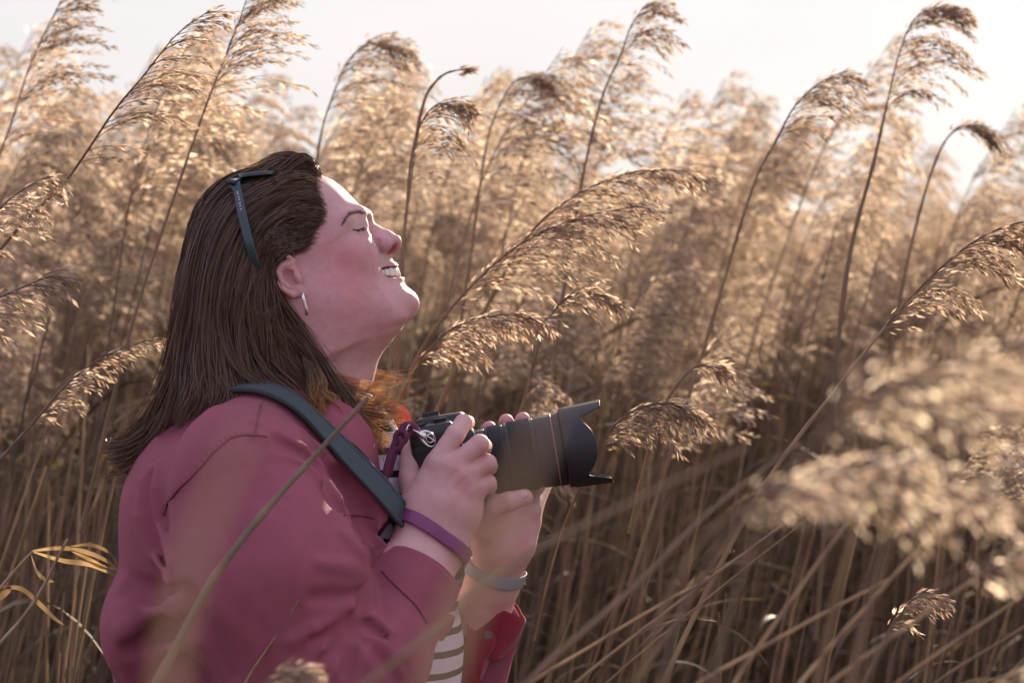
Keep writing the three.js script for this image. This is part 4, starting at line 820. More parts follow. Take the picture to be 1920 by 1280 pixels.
// trousers and boots, below the picture
{
  const f = (x, y, z) => { let d = 1e3; for (const s of [-1, 1]) d = smin(d, chain([V(-0.28, 0.92, 0.09 * s), V(-0.26, 0.5, 0.10 * s), V(-0.28, 0.10, 0.11 * s)], [0.12, 0.085, 0.07], 0.02)(x, y, z), 0.02); return smin(d, ell(V(-0.28, 0.92, 0), [0.165, 0.14, 0.185])(x, y, z), 0.03); };
  part('trousers', mesh3(f, V(-0.5, 0.06, -0.3), V(-0.05, 1.08, 0.3), 0.016), mat({ rgb: [0.05, 0.06, 0.09], roughness: 0.9 }), person);
  for (const s of [-1, 1]) part('boot', mesh3(chain([V(-0.30, 0.16, 0.11 * s), V(-0.29, 0.055, 0.11 * s), V(-0.13, 0.045, 0.13 * s)], [0.06, 0.055, 0.045], 0.02), V(-0.4, -0.02, 0.11 * s - 0.1), V(-0.05, 0.24, 0.11 * s + 0.12), 0.012), mat({ rgb: [0.06, 0.045, 0.035], roughness: 0.7 }), person);
}

// ---------------------------------------------------------------- strap over the shoulder
function sweep(C, n, halfW, halfT, normalAt, sect = 14, pow = 0.45) {
  const m = new Mesher(), T = V(0, 0, 0), S = V(0, 0, 0); let prev = null, len = 0, last = null;
  for (let k = 0; k <= n; k++) {
    const t = k / n, p = C.getPoint(t), N = normalAt(t, p).clone(); C.getTangent(t, T); N.addScaledVector(T, -N.dot(T)).normalize(); S.crossVectors(T, N);
    if (last) len += p.distanceTo(last); last = p; const row = [], w = typeof halfW === 'function' ? halfW(t) : halfW;
    for (let i = 0; i < sect; i++) { const a = i / sect * 2 * Math.PI, x = Math.sign(Math.cos(a)) * Math.abs(Math.cos(a)) ** pow * w, y = Math.sign(Math.sin(a)) * Math.abs(Math.sin(a)) ** pow * halfT; row.push(m.v(p.x + S.x * x + N.x * y, p.y + S.y * x + N.y * y, p.z + S.z * x + N.z * y, [1, 1, 1], x * 10, len * 10)); }
    if (prev) for (let i = 0; i < sect; i++) m.quad(prev[i], row[i], row[(i + 1) % sect], prev[(i + 1) % sect]);
    if (k === 0 || k === n) { const c = m.v(p.x, p.y, p.z, [1, 1, 1]); for (let i = 0; i < sect; i++) k ? m.tri(c, row[(i + 1) % sect], row[i]) : m.tri(c, row[i], row[(i + 1) % sect]); }
    prev = row;
  }
  return m.geometry();
}
{
  const g = thing('shoulder_strap', 'padded teal grey bag strap running over the shoulder and down the chest', 'bag strap');
  const pts = [[364, 770], [402, 742], [450, 732], [500, 738], [550, 764], [605, 815], [655, 865], [705, 916], [740, 958]].map(([a, b]) => { const q = onField(plainShirt, a, b); return q.addScaledVector(gradAt(plainShirt, q, 0.01), 0.006); });
  pts.push(at(772, 1000, 0.062), at(798, 1046, 0.040));
  const C = curveOf(pts), nrm = (t, p) => gradAt(plainShirt, p, 0.02);
  const M = mat({ rgb: [0.052, 0.080, 0.088], roughness: 0.75, bumpMap: weave(1, 13, 3), bumpScale: 0.0005 });
  part('strap', sweep(C, 60, (t) => lerp(0.0170, 0.0135, t) * Math.min(1, 0.45 + t * 7), 0.0024, nrm), M, g);
  const side = (s, name, r) => { const m = new Mesher(), q = []; for (let k = 0; k <= 60; k++) { const t = k / 60, p = C.getPoint(t), T = C.getTangent(t), N = nrm(t, p); N.addScaledVector(T, -N.dot(T)).normalize(); q.push(p.clone().addScaledVector(V(0, 0, 0).crossVectors(T, N), s * lerp(0.0148, 0.0115, t)).addScaledVector(N, 0.0014)); } m.tube(q, r, 8, [1, 1, 1], true); part(name, m.geometry(), M, g); };
  side(1, 'piping', 0.0022); side(-1, 'piping', 0.0020);
}
// ---------------------------------------------------------------- hair
const M_HAIR = mat({ rgb: [1, 1, 1], vertexColors: true, roughness: 0.45, transmission: 0.42, thickness: 0, specularIntensity: 0.8 });
const M_HAIRTIP = mat({ rgb: [1, 1, 1], vertexColors: true, roughness: 0.6, transmission: 0.62, thickness: 0, specularIntensity: 0.8 });  // for the front ends with sun glow painted in
const M_HAIRBASE = mat({ rgb: [0.030, 0.017, 0.011], roughness: 0.8 });
const scalp = (x, y, z) => Math.min(hairMass(x, y, z), headField(x, y, z) - 0.0015);
const hairMass = (() => {
  const P = at;
  const crown = ellR(P(500, 425, 0), [0.083, 0.056, 0.072], 0.25), backH = ellR(P(440, 510, 0), [0.047, 0.105, 0.077], -0.10), low = ellR(P(440, 640, 0), [0.062, 0.070, 0.080], 0), nape = ellR(P(385, 720, 0), [0.042, 0.055, 0.07], 0.5);
  const side = chain([P(535, 432, 0.056), P(512, 458, 0.068), P(478, 520, 0.072), P(490, 590, 0.072), P(520, 650, 0.066)], [0.020, 0.022, 0.020, 0.022, 0.024], 0.01);
  return (x, y, z) => { const w = Math.abs(z); let d = smin(crown(x, y, w), backH(x, y, w), 0.03); d = smin(d, low(x, y, w), 0.04); d = smin(d, nape(x, y, w), 0.03); return smin(d, side(x, y, w), 0.02); };
})();
{
  const hair = part('hair', mesh3(hairMass, at(290, 810, 0).setZ(-0.11), at(640, 320, 0).setZ(0.11), 0.006), M_HAIRBASE, person);
  // guides: [px, py, half-depth]; neighbours in a row are blended
  const rows = [
    { n: 2300, sp: 0.008, side: 1, g: [ // swept back from the forehead and temple, over the ear, down the back
      [[606, 412, .056], [575, 398, .066], [535, 400, .076], [490, 430, .086], [462, 490, .093], [450, 560, .096], [458, 630, .095], [486, 700, .100], [540, 745, .108], [580, 770, .108]],
      [[604, 385, .052], [570, 368, .060], [520, 378, .074], [470, 415, .085], [440, 480, .092], [424, 560, .096], [426, 640, .095], [446, 705, .104], [490, 745, .112], [530, 768, .112]],
      [[592, 350, .042], [560, 345, .050], [510, 355, .066], [455, 390, .080], [420, 450, .088], [400, 540, .094], [394, 630, .093], [398, 700, .102], [394, 745, .120], [380, 778, .118]],
      [[588, 336, .024], [548, 326, .030], [495, 338, .048], [440, 366, .066], [400, 420, .078], [378, 510, .085], [366, 610, .084], [352, 700, .086], [346, 752, .118], [330, 800, .112]],
      [[580, 326, .010], [540, 314, .012], [490, 325, .026], [432, 348, .042], [388, 400, .055], [362, 490, .062], [346, 600, .062], [328, 700, .052], [285, 800, .040]],
      [[572, 318, .000], [535, 308, .004], [480, 320, .010], [425, 342, .018], [380, 385, .026], [352, 470, .032], [334, 580, .034], [316, 690, .028], [262, 815, .020]],
    ] },
    { n: 800, sp: 0.006, side: 1, g: [ // over the temple
      [[607, 404, .055], [576, 392, .066], [540, 396, .075], [498, 424, .086], [466, 475, .093], [452, 540, .097], [455, 610, .096]],
      [[606, 413, .056], [575, 405, .067], [540, 412, .076], [502, 436, .086], [474, 482, .092], [460, 545, .096], [462, 610, .096]],
      [[602, 424, .058], [572, 420, .069], [536, 428, .078], [502, 452, .087], [482, 500, .092], [472, 560, .095], [480, 620, .095]],
    ] },
    { n: 1300, sp: 0.008, side: 1, g: [ // temple and sideburn tucked behind the ear
      [[596, 430, .060], [570, 442, .068], [540, 452, .078], [512, 470, .084], [498, 510, .087], [503, 560, .087], [520, 620, .084], [548, 680, .082], [590, 735, .080]],
      [[600, 418, .058], [570, 422, .068], [530, 432, .078], [495, 455, .087], [480, 505, .091], [478, 570, .093], [488, 630, .092], [508, 690, .089], [545, 742, .088]],
      [[582, 455, .064], [565, 465, .071], [540, 470, .079], [516, 476, .084], [501, 500, .087], [506, 545, .086], [524, 590, .081], [552, 640, .077], [600, 712, .074]],
    ] },
    { n: 900, sp: 0.007, side: 1, g: [ // falls behind the ear and forward over the shoulder
      [[512, 490, .080], [508, 530, .084], [525, 565, .080], [552, 595, .074], [572, 630, .070], [592, 670, .070], [618, 715, .074], [650, 760, .076], [680, 800, .072]],
      [[490, 490, .086], [486, 550, .090], [500, 600, .088], [525, 645, .083], [555, 690, .080], [588, 730, .080], [620, 775, .080], [650, 810, .076], [672, 830, .072]],
      [[470, 490, .090], [462, 560, .094], [472, 620, .094], [498, 670, .090], [530, 712, .087], [562, 748, .086], [595, 785, .084], [630, 822, .080], [650, 840, .078]],
    ] },
    { n: 1150, sp: 0.013, side: 1, tip: 1, g: [ // ends blown forward under the chin, sun glow painted into their colour
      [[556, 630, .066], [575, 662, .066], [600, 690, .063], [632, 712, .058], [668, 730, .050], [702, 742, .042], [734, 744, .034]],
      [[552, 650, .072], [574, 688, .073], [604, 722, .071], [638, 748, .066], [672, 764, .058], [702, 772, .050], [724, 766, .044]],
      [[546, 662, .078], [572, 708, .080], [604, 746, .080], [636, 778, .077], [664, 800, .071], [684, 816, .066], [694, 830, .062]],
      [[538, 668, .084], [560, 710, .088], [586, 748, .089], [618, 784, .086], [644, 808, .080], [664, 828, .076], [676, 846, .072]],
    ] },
    { n: 240, sp: 0.008, side: 1, tip: 1, g: [ // one curl in front of the strap, sunlit gold painted in
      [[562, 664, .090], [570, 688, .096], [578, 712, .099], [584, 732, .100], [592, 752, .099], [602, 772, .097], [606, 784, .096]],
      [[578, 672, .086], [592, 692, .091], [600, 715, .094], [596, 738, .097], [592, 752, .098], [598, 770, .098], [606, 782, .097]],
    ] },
    { n: 800, sp: 0.012, side: 1, g: [ // ends flicked out at the back
      [[345, 640, .060], [332, 700, .056], [315, 755, .050], [290, 805, .044], [262, 838, .038], [235, 852, .034], [212, 852, .030]],
      [[380, 660, .080], [362, 720, .076], [338, 772, .066], [305, 822, .055], [275, 850, .048], [245, 862, .042], [222, 862, .038]],
      [[330, 640, .020], [315, 700, .020], [295, 755, .018], [270, 800, .016], [246, 826, .014], [228, 835, .012], [212, 832, .010]],
    ] },
    { n: 420, sp: 0.010, side: 1, loose: 1, g: [ // tousled top
      [[600, 340, .030], [590, 318, .030], [570, 306, .030], [545, 310, .034], [520, 328, .044], [498, 350, .056], [480, 380, .068]],
      [[598, 334, .006], [584, 311, .006], [562, 302, .008], [535, 306, .012], [505, 322, .022], [480, 338, .034], [460, 360, .048]],
      [[602, 360, .045], [580, 345, .050], [552, 340, .055], [522, 348, .064], [500, 368, .074], [486, 392, .080], [478, 420, .084]],
    ] },
  ];
  const R = rng(31), dark = [0.060, 0.034, 0.020], mid = [0.135, 0.080, 0.046], light = [0.30, 0.175, 0.09], sunGold = [0.66, 0.39, 0.16];  // the last colour paints the sun glow into the front ends
  const build = (name, rowList, far, M) => {
    const m = new Mesher();
    for (const r of rowList) {
      const G = r.g.map((g) => curveOf(g.map((q) => at(...q))));
      const clumps = []; for (let i = 0; i < Math.max(6, r.n / 34); i++) clumps.push([R() * (G.length - 1), (R() * 2 - 1) * r.sp, (R() * 2 - 1) * r.sp, R(), R() * 6.28, 0.75 + 0.35 * R()]);
      for (let i = 0; i < (far ? r.n * 0.55 : r.n); i++) {
        const c = clumps[Math.floor(R() * clumps.length)], f = clamp(c[0] + (R() - 0.5) * 0.30, 0, G.length - 1), k = Math.min(G.length - 2, Math.floor(f)), e = f - k;
        const ox = (R() - 0.5) * r.sp * 1.1, oy = (R() - 0.5) * r.sp * 1.1, lockW = (r.tip ? 0.002 : 0.0035) * (0.4 + c[3]), n = 14, pts = [], stop = clamp(c[5] + (R() - 0.5) * 0.25, 0.5, 1), depth = -0.006 * R() + 0.002, ph = R() * 6.28, wv = (r.tip ? 0.0042 : r.loose ? 0.0065 : 0.0045) * (0.3 + R());
        const s0 = R() * 0.17;
        for (let q = 0; q <= n; q++) {
          const t = s0 + (stop - s0) * q / n, a = G[k].getPoint(t), b = G[k + 1].getPoint(t); a.lerp(b, e);
          const grow = Math.min(1, 0.15 + t * 1.6), spread = 1 + (r.tip ? 0.9 : 0.4) * t * t;
          const jx = c[1] + ox * (1 - 0.6 * t), jy = c[2] + oy * (1 - 0.6 * t); a.x += lockW * Math.sin(t * 6 + c[4] * 2) * t; a.z += lockW * Math.cos(t * 5 + c[4] * 3) * t;
          a.x += (jx * grow + wv * Math.sin(t * 7 + c[4]) * t + wv * 0.6 * Math.sin(t * 13 + ph) * t) * spread; a.y += (jy * grow + wv * Math.cos(t * 6 + c[4]) * t) * spread; a.z += depth + wv * Math.sin(t * 9 + ph * 1.3) * t;
          if (!far) { const h = scalp(a.x, a.y, a.z); const lift = 0.0003 + 0.0011 * Math.min(1, t * 5); if (h < lift && (!r.tip || t < 0.3)) { const g = gradAt(scalp, a, 0.004); a.addScaledVector(g, lift - h + 0.002 * R() * Math.min(1, t * 5)); } }
          pts.push(a);
        }
        if (far) for (const p of pts) p.z = -p.z;
        const tone = R() < 0.10 ? 0.8 : R() * 0.42, col = mixc(dark, mid, tone + 0.6 * c[3] * c[3]), hi = R() < 0.3 ? 0.6 * R() : 0;
        const wd = (0.00042 + 0.0005 * R()) * (r.tip ? 0.8 : 1), sd = V(R() - 0.5, R() - 0.5, 0.25 * R()).normalize();
        m.ribbon(pts, (t) => wd * Math.min(1, 0.12 + t * 6) * Math.pow(1.02 - t, 0.35), sd, (t) => mixc(col, r.tip ? sunGold : light, clamp(hi + (r.tip ? 1.1 * t * (0.6 + 0.6 * c[3]) : 0.25 * t * t), 0, 1)));
      }
    }
    return part(name, m.geometry(), M, hair);
  };
  build('strands', rows.filter((r) => !r.tip), false, M_HAIR);
  build('sunlit_ends', rows.filter((r) => r.tip), false, M_HAIRTIP);
  build('strands', rows, true, M_HAIR);
  // loose hairs that catch the sun
  const fl = new Mesher(), fly = (list, w = 0.00022) => { const p = pathOf(list).getPoints(12); for (const q of p) { q.x += (R() - 0.5) * 0.0006; q.y += (R() - 0.5) * 0.0006; } fl.ribbon(p, (t) => w * (1.1 - t), V(0.4, 0.5, 0.3), [0.32, 0.19, 0.10]); };
  for (let i = 0; i < 60; i++) { const x = 350 + R() * 30, y = 370 + R() * 260, s = R(); fly([[x + 25 - (y - 370) * 0.12, y, .02 + .05 * R()], [x - 2 - (y - 370) * 0.13, y + 20 + 20 * R(), .05 * R()], [x - 10 * s - (y - 370) * 0.12, y + 45 + 30 * R(), .04]]); }
  for (let i = 0; i < 46; i++) { const x = 530 + R() * 70, y = 312 + Math.abs(x - 560) * 0.25; fly([[x - 6, y + 14, .03 * R()], [x + (R() - 0.4) * 16, y - 4 - 8 * R(), .03 * R()], [x + (R() - 0.2) * 40, y - 2 - 12 * R(), .03 * R()]]); }
  for (let i = 0; i < 26; i++) { const x = 560 + R() * 40, y = 330 + R() * 80; fly([[x, y, .06 + .02 * R()], [x - 20, y + 8 * R(), .075 + .01 * R()], [x - 50 - 30 * R(), y + 25 * R(), .085]], 0.0003); }
  for (let i = 0; i < 40; i++) { const x = 640 + R() * 90, y = 730 + R() * 50; fly([[x - 20, y + 20, .06], [x + 8 * R(), y - 8, .055], [x + 14 + 20 * R(), y - 22 - 36 * R(), .05]], 0.00028); }
  // fine short hairs along the hairline
  { const line = curveOf([[586, 326], [598, 346], [606, 372], [611, 398], [610, 416], [598, 438], [588, 460], [572, 478]].map(([a, b]) => at(a, b, 0)));
    for (let i = 0; i < 420; i++) {
      const q = line.getPoint(R()), px = 960 + q.x / PX + 5 - 20 * R(), py = 640 - (q.y - EYE) / PX, p = onField(headField, px, py), n = gradAt(headField, p, 0.003), d = V(-0.9, 0.15 - 0.5 * R() + 0.4 * (py < 400), 0.1).addScaledVector(V(R() - 0.5, R() - 0.5, R() - 0.5), 0.6); d.addScaledVector(n, -d.dot(n)).normalize();
      const L = 0.010 + 0.016 * R(); p.addScaledVector(n, 0.0003);
      fl.ribbon([p, p.clone().addScaledVector(d, L * 0.4).addScaledVector(n, 0.0006), p.clone().addScaledVector(d, L).addScaledVector(n, 0.0012)], (t) => 0.00022 * Math.min(1, 0.3 + t * 2) * (1.15 - t), V(0.2, 1, 0.3), mixc([0.12, 0.07, 0.04], [0.28, 0.17, 0.1], R()));
    } }
  fly([[574, 600, .068], [571, 650, .072], [566, 690, .078]], 0.0003); fly([[700, 650, .02], [710, 668, .02], [703, 690, .02]], 0.0003);
  for (let i = 0; i < 30; i++) { const y = 690 + R() * 160; fly([[310 - (y - 690) * 0.2, y, .03], [270 - (y - 690) * 0.25 - 20 * R(), y + 10 + 10 * R(), .03], [225 + 40 * R() - (y - 690) * 0.1, y + (R() - 0.5) * 40, .03]], 0.00024); }
  part('flyaway_hair', fl.geometry(), M_HAIR, hair);
}
// ---------------------------------------------------------------- sunglasses pushed up on the head
{
  const g = thing('sunglasses', 'dark teal sunglasses pushed up on top of the brown hair', 'sunglasses');
  const M = mat({ rgb: [0.004, 0.036, 0.042], roughness: 0.25, clearcoat: 0.6, clearcoatRoughness: 0.1 });
  const H = 0.083;
  for (const s of [1, -1]) {
    const C = curveOf([[440, 344, H], [446, 362, H + .004], [452, 392, H + .011], [459, 424, H + .015], [466, 452, H + .017], [474, 480, H + .016], [482, 502, H + .012], [488, 514, H + .006]].map(([a, b, c]) => { const p = at(a, b, c); p.z *= s; return p; }));
    const arm = part('temple', sweep(C, 40, (t) => t < 0.1 ? 0.0062 - 0.01 * t : lerp(0.0044, 0.0052, Math.sin(t * Math.PI)) * (t > 0.85 ? 1 - (t - 0.85) * 3 : 1), 0.0016, () => V(-0.15, 0.05, s), 12, 0.4), M, g);
    if (s > 0) { // small pale letters, too small to read
      const m = new Mesher(); for (let i = 0; i < 7; i++) { const t = 0.13 + i * 0.026, p = C.getPoint(t), T = C.getTangent(t), N = V(-0.15, 0.05, 1).normalize(), S = V(0, 0, 0).crossVectors(T, N).normalize(); p.addScaledVector(N, 0.00185); for (const [u, v, a, b] of i % 2 ? [[0, -0.0011, 0.0002, 0.0010], [0.0006, 0, 0.0007, 0.00022], [-0.0006, 0, 0.0007, 0.00022]] : [[0, 0.0006, 0.0011, 0.0002], [0.0008, -0.0002, 0.0002, 0.0010], [-0.0006, -0.0002, 0.0002, 0.0010]]) { const q = (x, y) => { const r = p.clone().addScaledVector(S, u + x * a).addScaledVector(T, v + y * b); return m.v(r.x, r.y, r.z, [1, 1, 1]); }; m.quad(q(-1, -1), q(1, -1), q(1, 1), q(-1, 1)); } }
      part('lettering', m.geometry(), mat({ rgb: [0.8, 0.85, 0.85], roughness: 0.5 }), arm);
    }
  }
  // the front lies across the top of the head, lenses towards the back and up
  const front = curveOf([[434, 340, H + .004], [470, 334, .060], [500, 331, .034], [516, 329.5, .010], [516, 329.5, -.010], [500, 331, -.034], [470, 334, -.060], [434, 340, -H - .004]].map((q) => at(...q)));
  part('frame', sweep(curveOf([[433, 341, H + .004], [445, 339, .06], [458, 337, .03], [462, 336, 0], [458, 337, -.03], [445, 339, -.06], [433, 341, -H - .004]].map((q) => at(...q))), 40, 0.0045, 0.0032, () => V(0.2, 1, 0), 12, 0.6), M, g);
  for (const s of [1, -1]) {
    const sh = new THREE.Shape(); const pts = []; for (let i = 0; i < 28; i++) { const a = i / 28 * Math.PI * 2; pts.push(new THREE.Vector2(0.026 * Math.sign(Math.cos(a)) * Math.abs(Math.cos(a)) ** 0.75, 0.0215 * Math.sign(Math.sin(a)) * Math.abs(Math.sin(a)) ** 0.8)); }
    sh.setFromPoints(pts); const hole = new THREE.Path(); hole.setFromPoints(pts.map((p) => p.clone().multiplyScalar(0.88)).reverse()); sh.holes.push(hole);
    const rim = part('rim', new THREE.ExtrudeGeometry(sh, { depth: 0.003, bevelEnabled: true, bevelSize: 0.0008, bevelThickness: 0.0008, bevelSegments: 2 }), M, g);
    const c = at(484, 331.5, 0.036 * s); rim.position.set(c.x, c.y, 0.036 * s); rim.rotation.set(-Math.PI / 2, 0, 0); rim.rotation.order = 'ZYX'; rim.rotation.set(-Math.PI / 2, 0.0, 0.10); rim.rotateZ(Math.PI / 2);
    const ls = new THREE.Shape(pts.map((p) => p.clone().multiplyScalar(0.885))); const ln = part('lens', new THREE.ExtrudeGeometry(ls, { depth: 0.0016, bevelEnabled: false }), mat({ rgb: [0.01, 0.02, 0.022], roughness: 0.06, clearcoat: 1 }), rim); ln.position.z = 0.0008;
  }
}
// ---------------------------------------------------------------- earring
{
  const g = thing('earring', 'slim silver bar earring hanging from the ear lobe', 'earring');
  const M = mat({ rgb: [0.78, 0.77, 0.74], metalness: 1, roughness: 0.16 });
  part('bar', sweep(pathOf([[566.5, 549, .0835], [568, 556, .0865], [571, 570, .0870], [574.2, 582, .0865], [575, 590, .084]]), 24, 0.0020, 0.0011, () => V(-0.35, 0.1, 1), 10, 0.7), M, g);
  const st = new Mesher(); st.tube(pathOf([[566.5, 549, .0835], [564, 547, .082], [562, 548, .078]]).getPoints(8), 0.0005, 6, [1, 1, 1]); part('hook', st.geometry(), M, g);
}
// ---------------------------------------------------------------- wristband and watch
function band(c, axis, dir, height, thick, m, g, name, field) {
  const a = axis.clone().normalize(), u = dir.clone().addScaledVector(a, -dir.dot(a)).normalize(), v = V(0, 0, 0).crossVectors(a, u), M = new Mesher(), N = 72, S = 12, rad = [], p = V(0, 0, 0);
  for (let i = 0; i < N; i++) { const t = i / N * 2 * Math.PI; let r = 0.062; for (; r > 0.01; r -= 0.0004) { p.copy(c).addScaledVector(u, Math.cos(t) * r).addScaledVector(v, Math.sin(t) * r); if (field(p.x, p.y, p.z) < 0) break; } rad.push(r); }
  const sm = rad.map((_, i) => { let q = 0; for (let k = -5; k <= 5; k++) q = Math.max(q, rad[(i + k + N) % N] - Math.abs(k) * 0.0003); return q; }), rows = [];
  for (let i = 0; i < N; i++) { const t = i / N * 2 * Math.PI, row = [], r = sm[i] + 0.0018 + thick / 2; for (let k = 0; k < S; k++) { const b = k / S * 2 * Math.PI, hh = Math.sign(Math.cos(b)) * Math.abs(Math.cos(b)) ** 0.4 * height / 2, tt = Math.sign(Math.sin(b)) * Math.abs(Math.sin(b)) ** 0.6 * thick / 2; p.copy(c).addScaledVector(u, Math.cos(t) * (r + tt)).addScaledVector(v, Math.sin(t) * (r + tt)).addScaledVector(a, hh + 0.0012 * Math.sin(t * 2 + 1)); row.push(M.v(p.x, p.y, p.z, [1, 1, 1], i / N * 2, k / S)); } rows.push(row); }
  for (let i = 0; i < N; i++) for (let k = 0; k < S; k++) M.quad(rows[i][k], rows[(i + 1) % N][k], rows[(i + 1) % N][(k + 1) % S], rows[i][(k + 1) % S]);
  return part(name, M.geometry(), m, g);
}
{
  const g = thing('wristband', 'smooth purple wristband on the near wrist', 'wristband');
  band(at(806, 1008, 0.086), V(0.48, 0.80, -0.36), V(0.844, -0.536, 0), 0.0155, 0.0026, mat({ rgb: [0.19, 0.035, 0.13], roughness: 0.42, clearcoat: 0.15 }), g, 'band', rightHand);
  const w = thing('wristwatch', 'grey strapped wristwatch on the far wrist just above the loose cuff', 'watch');
  const M = mat({ rgb: [0.24, 0.24, 0.27], roughness: 0.5 });
  band(at(934, 1077, -0.026), V(0.25, 0.95, 0.12), V(1, 0, 0), 0.0155, 0.0022, M, w, 'band', leftHand);
  const k = new Mesher(); k.tube(pathOf([[938, 1064, .0055], [950, 1061, .0045], [961, 1060, -.003]]).getPoints(8), 0.0008, 6, [1, 1, 1], true); k.tube(pathOf([[957, 1065, .0015], [952, 1090, .0035]]).getPoints(6), 0.0009, 6, [1, 1, 1], true); part('buckle', k.geometry(), mat({ rgb: [0.5, 0.45, 0.42], metalness: 0.9, roughness: 0.35 }), w);
}
// ---------------------------------------------------------------- the camera
{
  const g = thing('camera', 'black camera with a long zoom lens and petal hood held in both hands', 'camera');
  const TILT = 9.5 * Math.PI / 180, O = at(897, 867, 0);
  g.position.copy(O); g.rotation.z = TILT;
  const inv = new THREE.Matrix4().makeRotationZ(-TILT), L = (px, py, z) => at(px, py, z).sub(O).applyMatrix4(inv);
  const BLACK = mat({ rgb: [0.016, 0.020, 0.024], roughness: 0.42, bumpMap: weave(2.4, 21, 30), bumpScale: 0.0002 }), LEATHER = mat({ rgb: [0.020, 0.024, 0.027], roughness: 0.7, bumpMap: weave(3, 22, 9), bumpScale: 0.0008 }), SILVER = mat({ rgb: [0.72, 0.71, 0.70], metalness: 1, roughness: 0.22 }), PLAIN = mat({ rgb: [0.014, 0.016, 0.018], roughness: 0.36 });
  const rbox = (c, h, r) => (x, y, z) => { const a = Math.abs(x - c.x) - h[0] + r, b = Math.abs(y - c.y) - h[1] + r, d = Math.abs(z - c.z) - h[2] + r; return Math.hypot(Math.max(a, 0), Math.max(b, 0), Math.max(d, 0)) + Math.min(Math.max(a, b, d), 0) - r; };
  const bc = L(832, 868, 0), bodyF = (() => {
    const main = rbox(V(bc.x - 0.006, bc.y + 0.001, 0), [0.026, 0.045, 0.066], 0.008), grip = chain([V(bc.x + 0.028, bc.y + 0.030, 0.052), V(bc.x + 0.026, bc.y - 0.036, 0.052)], [0.015, 0.017], 0.004), hump = rbox(V(bc.x + 0.004, bc.y + 0.046, -0.004), [0.030, 0.010, 0.022], 0.007), mount = cone(V(bc.x + 0.015, 0, 0), V(0.004, 0, 0), 0.037, 0.037), shoulder = rbox(V(bc.x - 0.002, bc.y + 0.043, 0.034), [0.021, 0.006, 0.026], 0.004);
    return (x, y, z) => { let d = smin(main(x, y, z), grip(x, y, z), 0.012); d = smin(d, hump(x, y, z), 0.006); d = smin(d, shoulder(x, y, z), 0.004); d = smin(d, mount(x, y, z), 0.004); const line = Math.abs(y - (bc.y + 0.027)) - 0.0006; return Math.max(d, -Math.max(line, -(d + 0.0012))); };
  })();
  const body = part('camera_body', mesh3(bodyF, V(bc.x - 0.045, bc.y - 0.055, -0.075), V(0.01, bc.y + 0.065, 0.078), 0.0024), BLACK, g);
  const lt = (pts) => { const q = new THREE.LatheGeometry(pts.map(([x, r]) => new THREE.Vector2(r, x)), 72); q.rotateZ(-Math.PI / 2); return q; };
  const dial = (x, y, z, r, h) => { const d = part('dial', new THREE.CylinderGeometry(r, r, h, 28), PLAIN, body); d.position.set(x, y, z); const kn = new Mesher(); for (let i = 0; i < 28; i++) { const a = i / 28 * 6.2832; kn.tube([V(Math.cos(a) * r, -h * 0.4, Math.sin(a) * r), V(Math.cos(a) * r, h * 0.4, Math.sin(a) * r)], 0.0005, 4, [1, 1, 1]); } part('knurl', kn.geometry(), PLAIN, d).userData.kind = 'stuff'; };
  dial(bc.x + 0.006, bc.y + 0.051, 0.040, 0.0075, 0.006); dial(bc.x - 0.016, bc.y + 0.049, 0.052, 0.0055, 0.005);
  const shoe = part('hot_shoe', new THREE.BoxGeometry(0.020, 0.002, 0.019), PLAIN, body); shoe.position.set(bc.x - 0.006, bc.y + 0.058, -0.004);
  for (const z of [-0.0105, 0.0025]) { const r = part('rail', new THREE.BoxGeometry(0.019, 0.0022, 0.003), PLAIN, body); r.position.set(bc.x - 0.006, bc.y + 0.0602, z); }
  const eye = part('eyecup', lt([[0, 0.008], [0, 0.014], [-0.010, 0.016], [-0.011, 0.0125], [-0.004, 0.009], [-0.004, 0]]), LEATHER, body); eye.position.set(bc.x - 0.028, bc.y + 0.038, -0.004); eye.rotation.y = 0;
  const pad = part('grip_cover', mesh3((x, y, z) => Math.max(bodyF(x, y, z) - 0.0007, z < 0.047 ? 0.05 : -0.05, y - bc.y - 0.022, bc.y - 0.038 - y), V(bc.x - 0.045, bc.y - 0.045, 0.04), V(bc.x + 0.05, bc.y + 0.028, 0.078), 0.0024), LEATHER, body);
  const btn = part('shutter_button', new THREE.CylinderGeometry(0.005, 0.0055, 0.003, 20), SILVER, body); btn.position.set(bc.x + 0.030, bc.y + 0.045, 0.05);
  for (const [dx, dz] of [[-0.012, 0.02], [-0.004, 0.026], [0.004, 0.022]]) { const b = part('button', new THREE.CylinderGeometry(0.0022, 0.0024, 0.002, 14), PLAIN, body); b.position.set(bc.x + dx, bc.y + 0.0500, dz); }
  const lug = part('strap_lug', new THREE.TorusGeometry(0.0048, 0.0010, 10, 28), SILVER, body); lug.position.copy(L(806, 822, 0.0725)); lug.rotation.y = 0.5;
  // lens: zoom and focus rings ribbed, a narrow ring before the hood
  const lens = part('lens_barrel', lt([[-0.012, 0], [-0.012, 0.036], [0.000, 0.0362], [0.001, 0.0382], [0.012, 0.0386], [0.0125, 0.0374], [0.0140, 0.0374], [0.0145, 0.0392], [0.0335, 0.0396], [0.0340, 0.0388], [0.0355, 0.0388], [0.0360, 0.0404], [0.0700, 0.0412], [0.0705, 0.0404], [0.0720, 0.0404], [0.0725, 0.0418], [0.0900, 0.0428], [0.0905, 0.0420], [0.0920, 0.0420], [0.0925, 0.0430], [0.0985, 0.0432], [0.0992, 0.0424], [0.1005, 0.0424], [0.1010, 0.0440]]), BLACK, g);
